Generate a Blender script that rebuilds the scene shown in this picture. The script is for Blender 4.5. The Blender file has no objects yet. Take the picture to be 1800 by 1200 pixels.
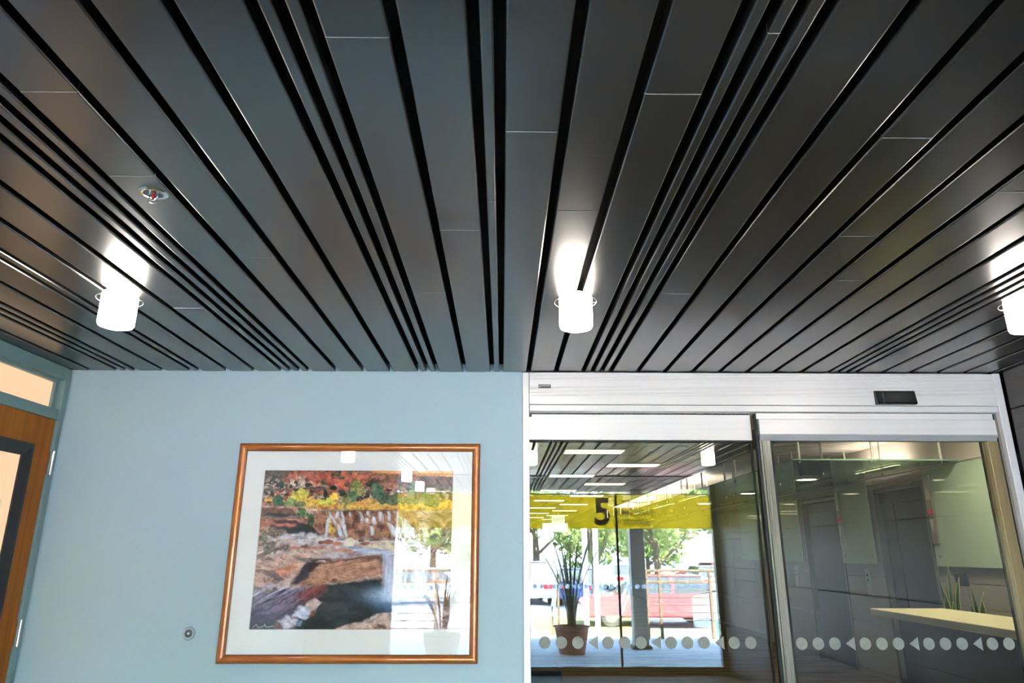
import bpy, bmesh, math, random
import numpy as np
from mathutils import Vector, Matrix
random.seed(7); np.random.seed(7)
PI = math.pi
sc = bpy.context.scene
COL = sc.collection

# ------------------------------------------------------------------ camera
cam_d = bpy.data.cameras.new('camera'); cam = bpy.data.objects.new('camera', cam_d); COL.objects.link(cam)
cam_d.sensor_width = 36.0; cam_d.lens = 24.42; cam_d.shift_x = 0.0035
cam_d.clip_start = 0.05; cam_d.clip_end = 600
pitch, yaw, roll = math.radians(16.85), math.radians(0.47), math.radians(0.11)
fw = Vector((math.sin(yaw) * math.cos(pitch), math.cos(yaw) * math.cos(pitch), math.sin(pitch)))
ri = Vector((math.cos(yaw), -math.sin(yaw), 0)); up = ri.cross(fw)
r2 = ri * math.cos(roll) + up * math.sin(roll); u2 = -ri * math.sin(roll) + up * math.cos(roll)
cam.matrix_world = Matrix(((r2.x, u2.x, -fw.x, 0), (r2.y, u2.y, -fw.y, 0), (r2.z, u2.z, -fw.z, 1.51), (0, 0, 0, 1)))
sc.camera = cam

# ------------------------------------------------------------------ world, sun, exposure
w = bpy.data.worlds.new('sky'); sc.world = w; w.use_nodes = True
nt = w.node_tree; nt.nodes.clear()
out = nt.nodes.new('ShaderNodeOutputWorld'); bg = nt.nodes.new('ShaderNodeBackground')
sky = nt.nodes.new('ShaderNodeTexSky'); sky.sky_type = 'HOSEK_WILKIE'; sky.turbidity = 4.0; sky.ground_albedo = 0.4
sky.sun_direction = Vector((0.25, 0.36, 0.9)).normalized()
bg.inputs['Strength'].default_value = 180.0
tint = nt.nodes.new('ShaderNodeVectorMath'); tint.operation = 'MULTIPLY'; tint.inputs[1].default_value = (1.0, 1.0, 1.03)
nt.links.new(sky.outputs[0], tint.inputs[0]); nt.links.new(tint.outputs[0], bg.inputs['Color']); nt.links.new(bg.outputs[0], out.inputs[0])
sl = bpy.data.lights.new('sun', 'SUN'); sl.energy = 830.0; sl.angle = math.radians(0.6); sl.color = (1.0, 0.985, 0.96)
so = bpy.data.objects.new('sun', sl); COL.objects.link(so); so.location = (0, -20, 30)
so.rotation_euler = (Vector((0.25, 0.36, 0.9))).to_track_quat('Z', 'Y').to_euler()
vs = sc.view_settings
vs.view_transform = 'Standard'; vs.look = 'None'; vs.gamma = 1.0; vs.use_curve_mapping = False; vs.exposure = 0.0
cy = sc.cycles
cy.max_bounces = 14; cy.diffuse_bounces = 6; cy.glossy_bounces = 6; cy.transmission_bounces = 8; cy.transparent_max_bounces = 24
cy.sample_clamp_indirect = 20.0; cy.use_denoising = True; cy.use_adaptive_sampling = False

# ------------------------------------------------------------------ materials
def mat(name, col, rough=0.5, metal=0.0, spec=0.5, noise=None, emit=None, estr=0.0, coat=0.0, bump=None):
    m = bpy.data.materials.new(name); m.use_nodes = True
    n = m.node_tree.nodes; l = m.node_tree.links; b = n['Principled BSDF']
    b.inputs['Base Color'].default_value = (*col, 1); b.inputs['Roughness'].default_value = rough
    b.inputs['Metallic'].default_value = metal; b.inputs['Specular IOR Level'].default_value = spec
    b.inputs['Coat Weight'].default_value = coat; b.inputs['Coat Roughness'].default_value = 0.03
    if emit: b.inputs['Emission Color'].default_value = (*emit, 1); b.inputs['Emission Strength'].default_value = estr
    if noise:   # (scale xyz, second colour, detail, lo, hi)
        sc3, c2, det, lo, hi = noise
        tc = n.new('ShaderNodeTexCoord'); mp = n.new('ShaderNodeMapping'); mp.inputs['Scale'].default_value = sc3
        nz = n.new('ShaderNodeTexNoise'); nz.inputs['Scale'].default_value = 1.0; nz.inputs['Detail'].default_value = det
        rp = n.new('ShaderNodeValToRGB'); rp.color_ramp.elements[0].position = lo; rp.color_ramp.elements[1].position = hi
        rp.color_ramp.elements[0].color = (*col, 1); rp.color_ramp.elements[1].color = (*c2, 1)
        l.new(tc.outputs['Object'], mp.inputs[0]); l.new(mp.outputs[0], nz.inputs['Vector'])
        l.new(nz.outputs[0], rp.inputs[0]); l.new(rp.outputs[0], b.inputs['Base Color'])
        if bump:
            bp = n.new('ShaderNodeBump'); bp.inputs['Strength'].default_value = bump; bp.inputs['Distance'].default_value = 0.002
            l.new(nz.outputs[0], bp.inputs['Height']); l.new(bp.outputs[0], b.inputs['Normal'])
    return m

def glass(name, tint, r0, gloss_rough=0.0):
    """thin architectural glass: straight-through tinted transmission plus mirror reflection that grows at grazing angles"""
    m = bpy.data.materials.new(name); m.use_nodes = True
    n = m.node_tree.nodes; l = m.node_tree.links; n.clear()
    o = n.new('ShaderNodeOutputMaterial'); mx = n.new('ShaderNodeMixShader'); t = n.new('ShaderNodeBsdfTransparent'); g = n.new('ShaderNodeBsdfGlossy')
    t.inputs[0].default_value = (*tint, 1); g.inputs['Roughness'].default_value = gloss_rough; g.inputs['Color'].default_value = (1, 1, 1, 1)
    lw = n.new('ShaderNodeLayerWeight'); lw.inputs[0].default_value = 0.5
    pw = n.new('ShaderNodeMath'); pw.operation = 'POWER'; pw.inputs[1].default_value = 5.0
    ml = n.new('ShaderNodeMath'); ml.operation = 'MULTIPLY_ADD'; ml.inputs[1].default_value = 1 - r0; ml.inputs[2].default_value = r0
    l.new(lw.outputs['Facing'], pw.inputs[0]); l.new(pw.outputs[0], ml.inputs[0]); l.new(ml.outputs[0], mx.inputs[0])
    l.new(t.outputs[0], mx.inputs[1]); l.new(g.outputs[0], mx.inputs[2]); l.new(mx.outputs[0], o.inputs[0])
    return m

def film(name, col, clear):
    m = bpy.data.materials.new(name); m.use_nodes = True
    n = m.node_tree.nodes; l = m.node_tree.links; n.clear()
    o = n.new('ShaderNodeOutputMaterial'); mx = n.new('ShaderNodeMixShader'); t = n.new('ShaderNodeBsdfTransparent'); g = n.new('ShaderNodeBsdfTranslucent')
    t.inputs[0].default_value = (*col, 1); g.inputs[0].default_value = (*col, 1); mx.inputs[0].default_value = clear
    l.new(g.outputs[0], mx.inputs[1]); l.new(t.outputs[0], mx.inputs[2]); l.new(mx.outputs[0], o.inputs[0])
    return m

def emis(name, col, s):
    m = bpy.data.materials.new(name); m.use_nodes = True
    n = m.node_tree.nodes; n.clear(); o = n.new('ShaderNodeOutputMaterial'); e = n.new('ShaderNodeEmission')
    e.inputs[0].default_value = (*col, 1); e.inputs[1].default_value = s; m.node_tree.links.new(e.outputs[0], o.inputs[0])
    return m

M = {}
M['slat'] = mat('slat_paint', (0.0025, 0.0025, 0.0028), 0.28, 0.0, 1.0, noise=((3, 0.6, 3), (0.0035, 0.0035, 0.0038), 3, 0.3, 0.7))
M['slat'].node_tree.nodes['Principled BSDF'].inputs['IOR'].default_value = 1.82
M['slatend'] = mat('bare_slat_end', (0.30, 0.30, 0.30), 0.5)
M['slatout'] = mat('canopy_slat_paint', (0.020, 0.020, 0.021), 0.55, 0.0, 0.15)
M['void'] = mat('ceiling_void', (0.003, 0.003, 0.003), 0.9, 0, 0.1)
M['blue'] = mat('blue_wall_paint', (0.36, 0.475, 0.56), 0.55, 0, 0.35, noise=((60, 60, 60), (0.37, 0.485, 0.57), 4, 0.35, 0.65), bump=0.06)
M['frameblue'] = mat('door_frame_paint', (0.135, 0.215, 0.235), 0.35, 0, 0.5)
M['alu'] = mat('white_aluminium', (0.80, 0.75, 0.755), 0.38, 0.12, 0.5, noise=((0.6, 30, 60), (0.83, 0.78, 0.785), 2, 0.3, 0.7))
M['alu_dark'] = mat('grey_aluminium_lip', (0.46, 0.46, 0.49), 0.35, 0.3)
M['silver'] = mat('silver_stile', (0.22, 0.225, 0.20), 0.28, 0.6, noise=((8, 8, 0.5), (0.19, 0.195, 0.17), 2, 0.3, 0.7))
M['goldreflect'] = mat('gold_reflection_stile', (0.34, 0.255, 0.13), 0.3, 0.6, noise=((40, 40, 0.4), (0.42, 0.32, 0.17), 2, 0.3, 0.7))  # gold-brown reflection put into the stile colour
M['rubber'] = mat('black_gasket', (0.008, 0.008, 0.008), 0.7)
M['blackplastic'] = mat('black_plastic', (0.006, 0.006, 0.007), 0.28)
M['plate'] = mat('grey_label_plate', (0.07, 0.07, 0.07), 0.5)
M['plateink'] = mat('label_ink', (0.55, 0.55, 0.55), 0.6)
M['doorglass'] = glass('door_glass', (0.72, 0.745, 0.69), 0.074)
M['outglass'] = glass('entrance_glass', (0.96, 0.98, 0.96), 0.04)
M['picglass'] = glass('picture_glass', (0.99, 0.99, 0.99), 0.040)
M['canopyglass'] = glass('green_glass', (0.50, 0.60, 0.47), 0.05)
M['glassedge'] = mat('green_glass_edge', (0.25, 0.42, 0.32), 0.15)
M['dot'] = mat('frosted_dot', (0.27, 0.275, 0.265), 0.7, noise=((90, 90, 90), (0.23, 0.235, 0.225), 3, 0.4, 0.6))
M['outdot'] = film('frosted_white_film', (0.85, 0.88, 0.92), 0.15)
M['film'] = film('yellow_film', (0.60, 0.415, 0.012), 0.05)
M['vinyl'] = film('grey_vinyl_lettering', (0.34, 0.35, 0.42), 0.0)
_n = M['vinyl'].node_tree.nodes; _m = next(n for n in _n if n.type == 'MIX_SHADER'); _d = _n.new('ShaderNodeBsdfDiffuse'); _d.inputs[0].default_value = (0.7, 0.7, 0.7, 1)
M['vinyl'].node_tree.links.new(_d.outputs[0], _m.inputs[2]); _m.inputs[0].default_value = 0.45
def wood(name, c1, c2, stretch):
    m = mat(name, c1, 0.45, 0, 0.15, noise=(stretch, c2, 6, 0.32, 0.68), coat=0.0)
    return m
M['doorwood'] = wood('oak_veneer', (0.27, 0.088, 0.008), (0.18, 0.052, 0.004), (5, 26, 1.3))
M['lite'] = mat('black_lite_frame', (0.016, 0.016, 0.018), 0.4, 0, 0.3)
M['peach'] = mat('frosted_lit_glass', (0.10, 0.09, 0.08), 0.3, emit=(1.0, 0.66, 0.38), estr=0.92, noise=((0.8, 0.8, 0.8), (0.12, 0.105, 0.09), 2, 0.3, 0.7))
M['white'] = mat('white_lettering', (0.82, 0.78, 0.74), 0.6)
M['chrome'] = mat('chrome', (0.78, 0.78, 0.79), 0.13, 1.0)
M['steel'] = mat('satin_steel', (0.60, 0.59, 0.58), 0.28, 1.0)
M['redglass'] = mat('red_sprinkler_bulb', (0.25, 0.01, 0.01), 0.1)
M['copper'] = mat('copper_frame', (0.40, 0.125, 0.020), 0.30, 0.25, 0.6, noise=((9, 9, 9), (0.32, 0.085, 0.012), 4, 0.3, 0.7), coat=0.5)
M['frameedge'] = mat('dark_frame_edge', (0.10, 0.022, 0.006), 0.35)
M['matboard'] = mat('mat_board', (0.90, 0.88, 0.875), 0.85, noise=((200, 200, 200), (0.92, 0.90, 0.895), 2, 0.4, 0.6))
M['lamp'] = emis('lamp_glass', (1.0, 0.90, 0.80), 42.0)
M['lampring'] = mat('lamp_ring', (0.55, 0.50, 0.46), 0.3, 0.8)
M['panel'] = mat('brushed_metal_panel', (0.085, 0.077, 0.076), 0.38, 0.0, 0.22, noise=((0.7, 0.7, 60), (0.072, 0.065, 0.064), 2, 0.3, 0.7))
M['tan'] = mat('entrance_matting', (0.22, 0.155, 0.07), 0.8, noise=((4, 60, 4), (0.15, 0.105, 0.05), 4, 0.3, 0.7))
M['carpet'] = mat('streaked_carpet', (0.095, 0.066, 0.036), 0.85, 0, 0.25, noise=((1.1, 9, 1), (0.26, 0.19, 0.11), 4, 0.35, 0.62), bump=0.4)
M['lobtile'] = mat('acoustic_tile', (0.36, 0.335, 0.28), 0.8, noise=((70, 70, 70), (0.31, 0.285, 0.24), 3, 0.35, 0.65))
M['grid'] = mat('ceiling_grid', (0.07, 0.065, 0.055), 0.6)
M['strip'] = emis('strip_light', (1.0, 0.83, 0.56), 6.98)
M['lobwall'] = mat('lobby_wall', (0.30, 0.28, 0.25), 0.7)
M['clad'] = mat('mauve_cladding', (0.36, 0.325, 0.30), 0.42, 0.0, 0.5, noise=((0.6, 0.6, 30), (0.34, 0.305, 0.28), 2, 0.3, 0.7))
M['pinkwall'] = mat('upper_wall', (0.66, 0.58, 0.54), 0.6)
M['elev'] = mat('elevator_steel', (0.085, 0.076, 0.062), 0.34, 0.5, noise=((50, 50, 0.6), (0.07, 0.062, 0.05), 2, 0.3, 0.7))
M['elevdark'] = mat('elevator_head', (0.06, 0.05, 0.042), 0.35, 0.5)
M['jamb'] = mat('elevator_jamb', (0.20, 0.18, 0.15), 0.35, 0.6)
M['frost'] = mat('frosted_green_glass', (0.45, 0.57, 0.44), 0.32, 0, 0.4, coat=1.0, noise=((1.2, 1.2, 1.2), (0.49, 0.60, 0.48), 2, 0.3, 0.7))
M['indic'] = mat('indicator_plate', (0.42, 0.38, 0.34), 0.35, 0.7)
M['arrow'] = mat('indicator_arrow', (0.62, 0.60, 0.55), 0.4)
M['reddisp'] = emis('red_display', (1.0, 0.01, 0.03), 1.08)
M['cream'] = mat('cream_counter', (0.80, 0.70, 0.44), 0.35, noise=((14, 14, 14), (0.76, 0.665, 0.41), 4, 0.3, 0.7))
M['deskbody'] = mat('desk_body', (0.115, 0.092, 0.070), 0.4, noise=((1, 1, 30), (0.105, 0.083, 0.062), 2, 0.3, 0.7))
M['deskdark'] = mat('desk_plinth', (0.018, 0.018, 0.018), 0.3)
M['leaf'] = mat('snake_leaf', (0.035, 0.085, 0.022), 0.4, noise=((30, 30, 60), (0.075, 0.135, 0.04), 4, 0.35, 0.65))
M['leafedge'] = mat('snake_leaf_margin', (0.42, 0.43, 0.12), 0.4)
M['pot'] = mat('plant_pot', (0.12, 0.11, 0.10), 0.5)
M['soil'] = mat('potting_soil', (0.03, 0.02, 0.014), 0.95)
M['benchblue'] = mat('blue_vinyl', (0.015, 0.04, 0.08), 0.5, 0, 0.25)
M['exitface'] = emis('exit_face', (0.75, 1.0, 0.85), 2.02)
M['exitink'] = emis('exit_letters', (0.01, 0.50, 0.16), 1.40)
M['down'] = emis('downlight', (1.0, 0.90, 0.72), 13.95)
M['cove'] = emis('added_uplight_glow', (1.0, 0.90, 0.80), 131.75)
M['daydoor'] = emis('daylit_far_window', (1.0, 0.98, 0.9), 3.88)
M['desklight'] = emis('desk_downlight', (1.0, 0.88, 0.68), 162.75)
M['addednearcove'] = emis('added_near_uplight_glow', (1.0, 0.88, 0.78), 58.90)
M['rod'] = mat('white_hanger_rod', (0.88, 0.86, 0.82), 0.2)
# outdoors
M['pave'] = mat('concrete_paving', (0.74, 0.72, 0.72), 0.8, noise=((0.6, 3, 1), (0.60, 0.585, 0.59), 5, 0.3, 0.7))
M['lot'] = mat('pale_asphalt', (0.46, 0.46, 0.47), 0.9, noise=((0.5, 0.5, 0.5), (0.40, 0.40, 0.41), 5, 0.3, 0.7))
M['lawn'] = mat('sunlit_lawn', (0.42, 0.44, 0.16), 0.9, noise=((3, 3, 3), (0.34, 0.38, 0.12), 5, 0.3, 0.7))
M['trail'] = mat('brown_rail', (0.085, 0.062, 0.042), 0.6, 0.0, 0.2)
M['foliage'] = mat('tree_leaf', (0.09, 0.17, 0.035), 0.5, noise=((0.8, 0.8, 0.8), (0.19, 0.26, 0.06), 3, 0.35, 0.65))
M['foliage2'] = mat('tree_leaf_light', (0.18, 0.26, 0.06), 0.5, noise=((0.8, 0.8, 0.8), (0.30, 0.33, 0.10), 3, 0.35, 0.65))
M['bark'] = mat('bark', (0.09, 0.065, 0.045), 0.9)
M['column'] = mat('grey_column', (0.58, 0.49, 0.38), 0.7)
M['pole'] = mat('white_pole', (0.85, 0.85, 0.86), 0.5)
M['tyre'] = mat('tyre', (0.015, 0.015, 0.016), 0.8)
M['carglass'] = mat('car_window', (0.03, 0.035, 0.04), 0.08)
M['carred'] = mat('red_car_paint', (0.42, 0.07, 0.08), 0.25, coat=1)
M['carblue'] = mat('blue_car_paint', (0.05, 0.10, 0.30), 0.25, coat=1)
M['carwhite'] = mat('white_car_paint', (0.82, 0.83, 0.84), 0.25, coat=1)
M['carsilver'] = mat('silver_car_paint', (0.45, 0.46, 0.48), 0.25, 0.5, coat=1)
M['mint'] = mat('mint_stripe', (0.05, 0.36, 0.27), 0.3)
M['tail'] = mat('tail_lamp', (0.5, 0.01, 0.01), 0.2)
M['agave'] = mat('agave_leaf', (0.06, 0.10, 0.05), 0.5, noise=((6, 6, 6), (0.10, 0.13, 0.06), 3, 0.3, 0.7))
M['brick'] = mat('outer_wall_paint', (0.10, 0.095, 0.09), 0.7)
M['planter'] = mat('clay_planter', (0.34, 0.13, 0.09), 0.8, noise=((8, 8, 8), (0.27, 0.10, 0.07), 4, 0.3, 0.7))

# ------------------------------------------------------------------ mesh helpers
class MB:
    def __init__(s): s.v = []; s.f = []; s.mi = []; s.cur = 0
    def add(s, vs, fs):
        o = len(s.v); s.v += [tuple(p) for p in vs]
        for f in fs: s.f.append(tuple(i + o for i in f)); s.mi.append(s.cur)
        return s
    def box(s, x0, x1, y0, y1, z0, z1, b=0.0):
        if x0 > x1: x0, x1 = x1, x0
        if y0 > y1: y0, y1 = y1, y0
        if z0 > z1: z0, z1 = z1, z0
        b = min(b, (x1 - x0) * .45, (y1 - y0) * .45, (z1 - z0) * .45)
        if b <= 0:
            vs = [(x, y, z) for z in (z0, z1) for y in (y0, y1) for x in (x0, x1)]
            return s.add(vs, [(0, 2, 3, 1), (4, 5, 7, 6), (0, 1, 5, 4), (2, 6, 7, 3), (0, 4, 6, 2), (1, 3, 7, 5)])
        bm = bmesh.new(); bmesh.ops.create_cube(bm, size=1.0)
        for v in bm.verts: v.co = ((x0 + x1) / 2 + v.co.x * (x1 - x0), (y0 + y1) / 2 + v.co.y * (y1 - y0), (z0 + z1) / 2 + v.co.z * (z1 - z0))
        bmesh.ops.bevel(bm, geom=bm.edges[:], offset=b, segments=1, affect='EDGES', profile=0.5)
        return s.bm(bm)
    def bm(s, bm):
        bm.verts.index_update()
        s.add([v.co[:] for v in bm.verts], [[v.index for v in f.verts] for f in bm.faces]); bm.free(); return s
    def prism(s, prof, axis, a, b):
        """closed polygon profile extruded along an axis; profile gives the other two axes in xyz order"""
        n = len(prof)
        def P(p, t):
            if axis == 'x': return (t, p[0], p[1])
            if axis == 'y': return (p[0], t, p[1])
            return (p[0], p[1], t)
        vs = [P(p, a) for p in prof] + [P(p, b) for p in prof]
        fs = [(i, (i + 1) % n, n + (i + 1) % n, n + i) for i in range(n)] + [tuple(range(n - 1, -1, -1)), tuple(range(n, 2 * n))]
        return s.add(vs, fs)
    def lathe(s, prof, c, axis='z', n=32):
        """prof = [(radius, height)] turned round axis through c"""
        vs = []; fs = []
        for r, h in prof:
            for k in range(n):
                a = 2 * PI * k / n; x, y = r * math.cos(a), r * math.sin(a)
                vs.append((c[0] + x, c[1] + y, c[2] + h) if axis == 'z' else (c[0] + x, c[1] + h, c[2] + y) if axis == 'y' else (c[0] + h, c[1] + x, c[2] + y))
        for j in range(len(prof) - 1):
            for k in range(n):
                k2 = (k + 1) % n; fs.append((j * n + k, j * n + k2, (j + 1) * n + k2, (j + 1) * n + k))
        if prof[0][0] > 1e-6: fs.append(tuple(range(n)))
        if prof[-1][0] > 1e-6: fs.append(tuple((len(prof) - 1) * n + k for k in range(n)))
        return s.add(vs, fs)
    def tube(s, pts, r, n=8):
        pts = [Vector(p) for p in pts]; vs = []; fs = []
        rr = r if isinstance(r, (list, tuple)) else [r] * len(pts)
        for i, p in enumerate(pts):
            d = (pts[min(i + 1, len(pts) - 1)] - pts[max(i - 1, 0)]).normalized()
            a = d.cross(Vector((0, 0, 1)) if abs(d.z) < .9 else Vector((1, 0, 0))).normalized(); b = d.cross(a)
            for k in range(n):
                t = 2 * PI * k / n; vs.append(p + (a * math.cos(t) + b * math.sin(t)) * rr[i])
        for i in range(len(pts) - 1):
            for k in range(n):
                k2 = (k + 1) % n; fs.append((i * n + k, i * n + k2, (i + 1) * n + k2, (i + 1) * n + k))
        fs.append(tuple(range(n))); fs.append(tuple((len(pts) - 1) * n + k for k in range(n)))
        return s.add(vs, fs)
    def build(s, name, mats, parent=None, smooth=False, loc=None):
        me = bpy.data.meshes.new(name); me.from_pydata(s.v, [], s.f)
        mats = mats if isinstance(mats, (list, tuple)) else [mats]
        for m in mats: me.materials.append(m)
        me.polygons.foreach_set('material_index', s.mi)
        bm = bmesh.new(); bm.from_mesh(me); bmesh.ops.recalc_face_normals(bm, faces=bm.faces[:]); bm.to_mesh(me); bm.free()
        if smooth:
            me.shade_smooth()
            try: me.set_sharp_from_angle(angle=math.radians(38))
            except Exception: pass
        o = bpy.data.objects.new(name, me); COL.objects.link(o)
        if loc: o.location = loc
        if parent: o.parent = parent; 
        return o
def dupmesh(o, loc, parent=None, name=None):
    c = o.copy(); COL.objects.link(c); c.location = loc
    if parent: c.parent = parent
    return c
def tag(o, label=None, cat=None, group=None, kind=None):
    if label: o['label'] = label
    if cat: o['category'] = cat
    if group: o['group'] = group
    if kind: o['kind'] = kind
    return o
def empty(name, loc=(0, 0, 0), label=None, cat=None, group=None, kind=None, rz=0.0):
    o = bpy.data.objects.new(name, None); COL.objects.link(o); o.location = loc; o.rotation_euler.z = rz
    o.empty_display_size = 0.1
    return tag(o, label, cat, group, kind)
def copy_tree(o, loc, label=None, group=None):
    r = o.copy(); COL.objects.link(r); r.location = loc
    if label: r['label'] = label
    if group: r['group'] = group
    for ch in list(o.children):
        c = ch.copy(); COL.objects.link(c); c.parent = r
        for g in ch.children:
            d = g.copy(); COL.objects.link(d); d.parent = c
    return r
def text_mesh(name, body, size, m, parent, loc, rot, thick=0.0006, align='LEFT', sx=1.0, bold=0.0):
    cu = bpy.data.curves.new(name, 'FONT'); cu.body = body; cu.size = size; cu.align_x = align; cu.extrude = thick; cu.offset = bold
    t = bpy.data.objects.new(name, cu); COL.objects.link(t)
    bpy.context.view_layer.update()
    me = bpy.data.meshes.new_from_object(t.evaluated_get(bpy.context.evaluated_depsgraph_get()))
    bpy.data.objects.remove(t); bpy.data.curves.remove(cu)
    me.materials.clear(); me.materials.append(m)
    o = bpy.data.objects.new(name, me); COL.objects.link(o); o.location = loc; o.rotation_euler = rot; o.scale = (sx, 1, 1)
    if parent: o.parent = parent
    return o

# ================================================================== STRUCTURE
XL, XR, YB, YO = -2.545, 2.955, 4.0, -1.70       # left wall, right wall, back wall, outer entrance glazing
CZ = 2.53                                        # underside of the slats
U = 0.053716; X0 = -2.4268                       # slat module (narrow pitch) and the first gap

# --- ceiling with slats
ceil = tag(MB().box(-2.6, 3.0, -1.9, 4.1, CZ + .050, CZ + .09).build('ceiling', M['void']), 'dark slatted metal ceiling over the entrance vestibule', kind='structure')
gaps = [0, 3, 4, 5, 8, 11, 12, 15, 18, 21, 22, 23, 24, 27, 30, 33, 36, 37, 38, 41, 44, 45, 48, 51, 54, 55, 56, 57, 60, 63, 66, 69, 72, 75, 78, 81, 82, 83, 84, 87, 90, 93, 96, 99]
joints = {24.9: [1.385], 28.7: [2.33], 19.5: [2.883], 39.6: [1.198, 2.679], 33.5: [], 36.5: [2.527], 37.5: [1.968], 42.5: [2.098], 44.5: [1.901], 46.5: [1.532], 49.5: [1.96],
          52.4: [1.377], 55.5: [1.177], 64.5: [1.548], 67.5: [2.128], 71.3: [2.525], 58.5: [2.679], 73.5: [1.823], 79.5: [2.31], 26.0: [1.76]}
edges = [(XL + .006 - X0) / U] + gaps + [(XR - .006 - X0) / U]
mesh_cache = {}
def slat(xa, xb, ya, yb, z, parent, m='slat'):
    wd = round(xb - xa, 4); L = round(yb - ya, 4); key = (wd, L, m)
    if key not in mesh_cache:
        r = .0045; h = .034; a = wd / 2
        prof = [(-a + .004, h), (-a, h - .003), (-a, r), (-a + r * .3, r * .3), (-a + r, 0), (a - r, 0), (a - r * .3, r * .3), (a, r), (a, h - .003), (a - .004, h)]
        o = MB().prism(prof, 'y', 0, L).build('slat', [M[m], M['slatend']], parent); mesh_cache[key] = o.data
        for p_ in o.data.polygons:
            if len(p_.vertices) > 4: p_.material_index = 1
    else:
        o = bpy.data.objects.new('slat', mesh_cache[key]); COL.objects.link(o); o.parent = parent
    o.location = ((xa + xb) / 2, ya, z); return o
HG = 0.0128
for i in range(len(edges) - 1):
    ka, kb = edges[i], edges[i + 1]
    xa = X0 + ka * U + (HG if i else 0); xb = X0 + kb * U - (HG if i < len(edges) - 2 else 0)
    js = sorted(y for k, l in joints.items() if ka < k < kb for y in l)
    ys = [-1.66] + js + [3.985]
    for a in range(len(ys) - 1):
        slat(xa, xb, ys[a] + (.0004 if a else 0), ys[a + 1] - (.0004 if a < len(ys) - 2 else 0), CZ - .0008 * a, ceil)
# --- walls and floor of the vestibule
tag(MB().box(XL - .1, .116, YB, YB + .045, 0, CZ + .09).build('wall_back', M['blue']), 'pale blue painted wall behind the framed picture', kind='structure')
tag(MB().box(XL - .12, 3.1, YO - .12, YB + .3, -.12, 0).build('floor', M['tan']), kind='structure')
wl = MB()
wl.box(XL - .12, XL, YO, 2.90, 0, CZ + .05); wl.box(XL - .12, XL, 2.90, YB, 2.515, CZ + .05); wl.box(XL - .12, XL, 3.985, YB, 0, 2.515)
tag(wl.build('wall_left', M['blue']), kind='structure')
wr = tag(MB().box(XR + .012, XR + .12, YO, 4.3, 0, CZ + .05).build('wall_right', M['void']), 'grey brushed metal panelled wall at the right of the sliding door', kind='structure')
zj = [0.0, .05, .615, 1.18, 1.745, 2.31, CZ + .02]; yj = [YO + .02, -.3, 1.12, 2.54, 3.962]
for a in range(len(zj) - 1):
    for b in range(len(yj) - 1):
        MB().box(XR, XR + .016, yj[b] + .004, yj[b + 1] - .004, zj[a] + .004, zj[a + 1] - .004, .002).build('panel', M['panel'], wr)
tag(MB().box(XL - .1, -1.47, YO - .10, YO - .02, 0, CZ + .05).build('wall_front', M['brick']), kind='structure')
# --- white jambs of the sliding door
tag(MB().box(.116, .154, 3.982, 4.05, 0, CZ - .004, .003).build('trim_1', M['alu']), 'white aluminium door jamb beside the blue wall', kind='structure')
t2 = MB(); t2.box(2.895, 2.940, 3.965, 4.13, 0, CZ - .004, .003); t2.cur = 1; t2.box(2.875, 2.8949, 4.00, 4.13, 0, 2.29)
tag(t2.build('trim_2', [M['alu'], M['jamb']]), 'white aluminium door jamb beside the metal wall', kind='structure')

# --- header of the sliding door
hd = empty('door_header', (1.55, 3.98, 2.326), 'white fluted aluminium operator header running above the sliding glass doors', 'door header')
y0 = 3.968
prof = [(4.13, CZ - .006), (y0 + .004, CZ - .006), (y0, CZ - .010)]
def groove(z): return [(y0, z + .0022), (y0 + .003, z + .0008), (y0 + .003, z - .0008), (y0, z - .0022)]
for z in [2.512, 2.5035, 2.495, 2.4865, 2.478]: prof += groove(z)
for z in [2.436, 2.428, 2.420, 2.412, 2.400, 2.392, 2.384]: prof += groove(z)
prof += [(y0, 2.334), (y0 + .006, 2.331), (4.13, 2.331)]
hd_cover = MB().prism(prof, 'x', .156, 2.893).build('cover', M['alu'], hd)
MB().box(.156, 2.893, y0 + .008, 4.13, 2.3285, 2.3308).build('shadow_gap', M['rubber'], hd)['label'] = 'dark gap under the cover'
MB().box(.156, 2.893, y0 + .003, 4.13, 2.294, 2.3283, .002).build('track', M['alu'], hd)
lp = MB().box(.209, .281, y0 - .002, y0 + .001, 2.428, 2.4495).build('label_plate', M['plate'], hd); lp['label'] = 'small dark grey name plate with pale lettering'
lb = MB()
for a, b in [(.224, .231), (.2335, .240), (.2425, .249), (.2515, .258), (.2605, .267), (.2695, .2755)]: lb.box(a, b, y0 - .0028, y0 - .0018, 2.4385, 2.4445)
lb.box(.213, .221, y0 - .0028, y0 - .0018, 2.434, 2.443)
lb.build('print', M['plateink'], lp)
for c in hd.children:   # keep world placement under the empty
    c.location = Vector(c.location) - hd.location
# tiny white sticker at the right end of the track
st = MB(); st.box(2.782, 2.80, y0 + .0015, y0 + .003, 2.306, 2.313); st.box(2.808, 2.826, y0 + .0015, y0 + .003, 2.306, 2.313)
o = st.build('sticker', M['white'], hd); o.location = -hd.location
# --- motion sensor
ms = empty('motion_sensor', (2.29, y0, 2.375), 'black rectangular motion sensor mounted on the white door header', 'sensor')
MB().prism([(-.03, -.040), (-.034, -.034), (-.020, .036), (-.014, .041), (0, .041), (0, -.040)], 'x', -.115, .115).build('housing', M['blackplastic'], ms)
o = MB().box(-.081, -.077, -.0345, -.024, -.036, .030, .001).build('seam', M['plate'], ms); o['label'] = 'grey seam between lens and end cap'
MB().prism([(-.0335, -.030), (-.0225, .026), (-.0205, .026), (-.0315, -.030)], 'x', -.070, .105).build('lens', M['rubber'], ms)

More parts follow.
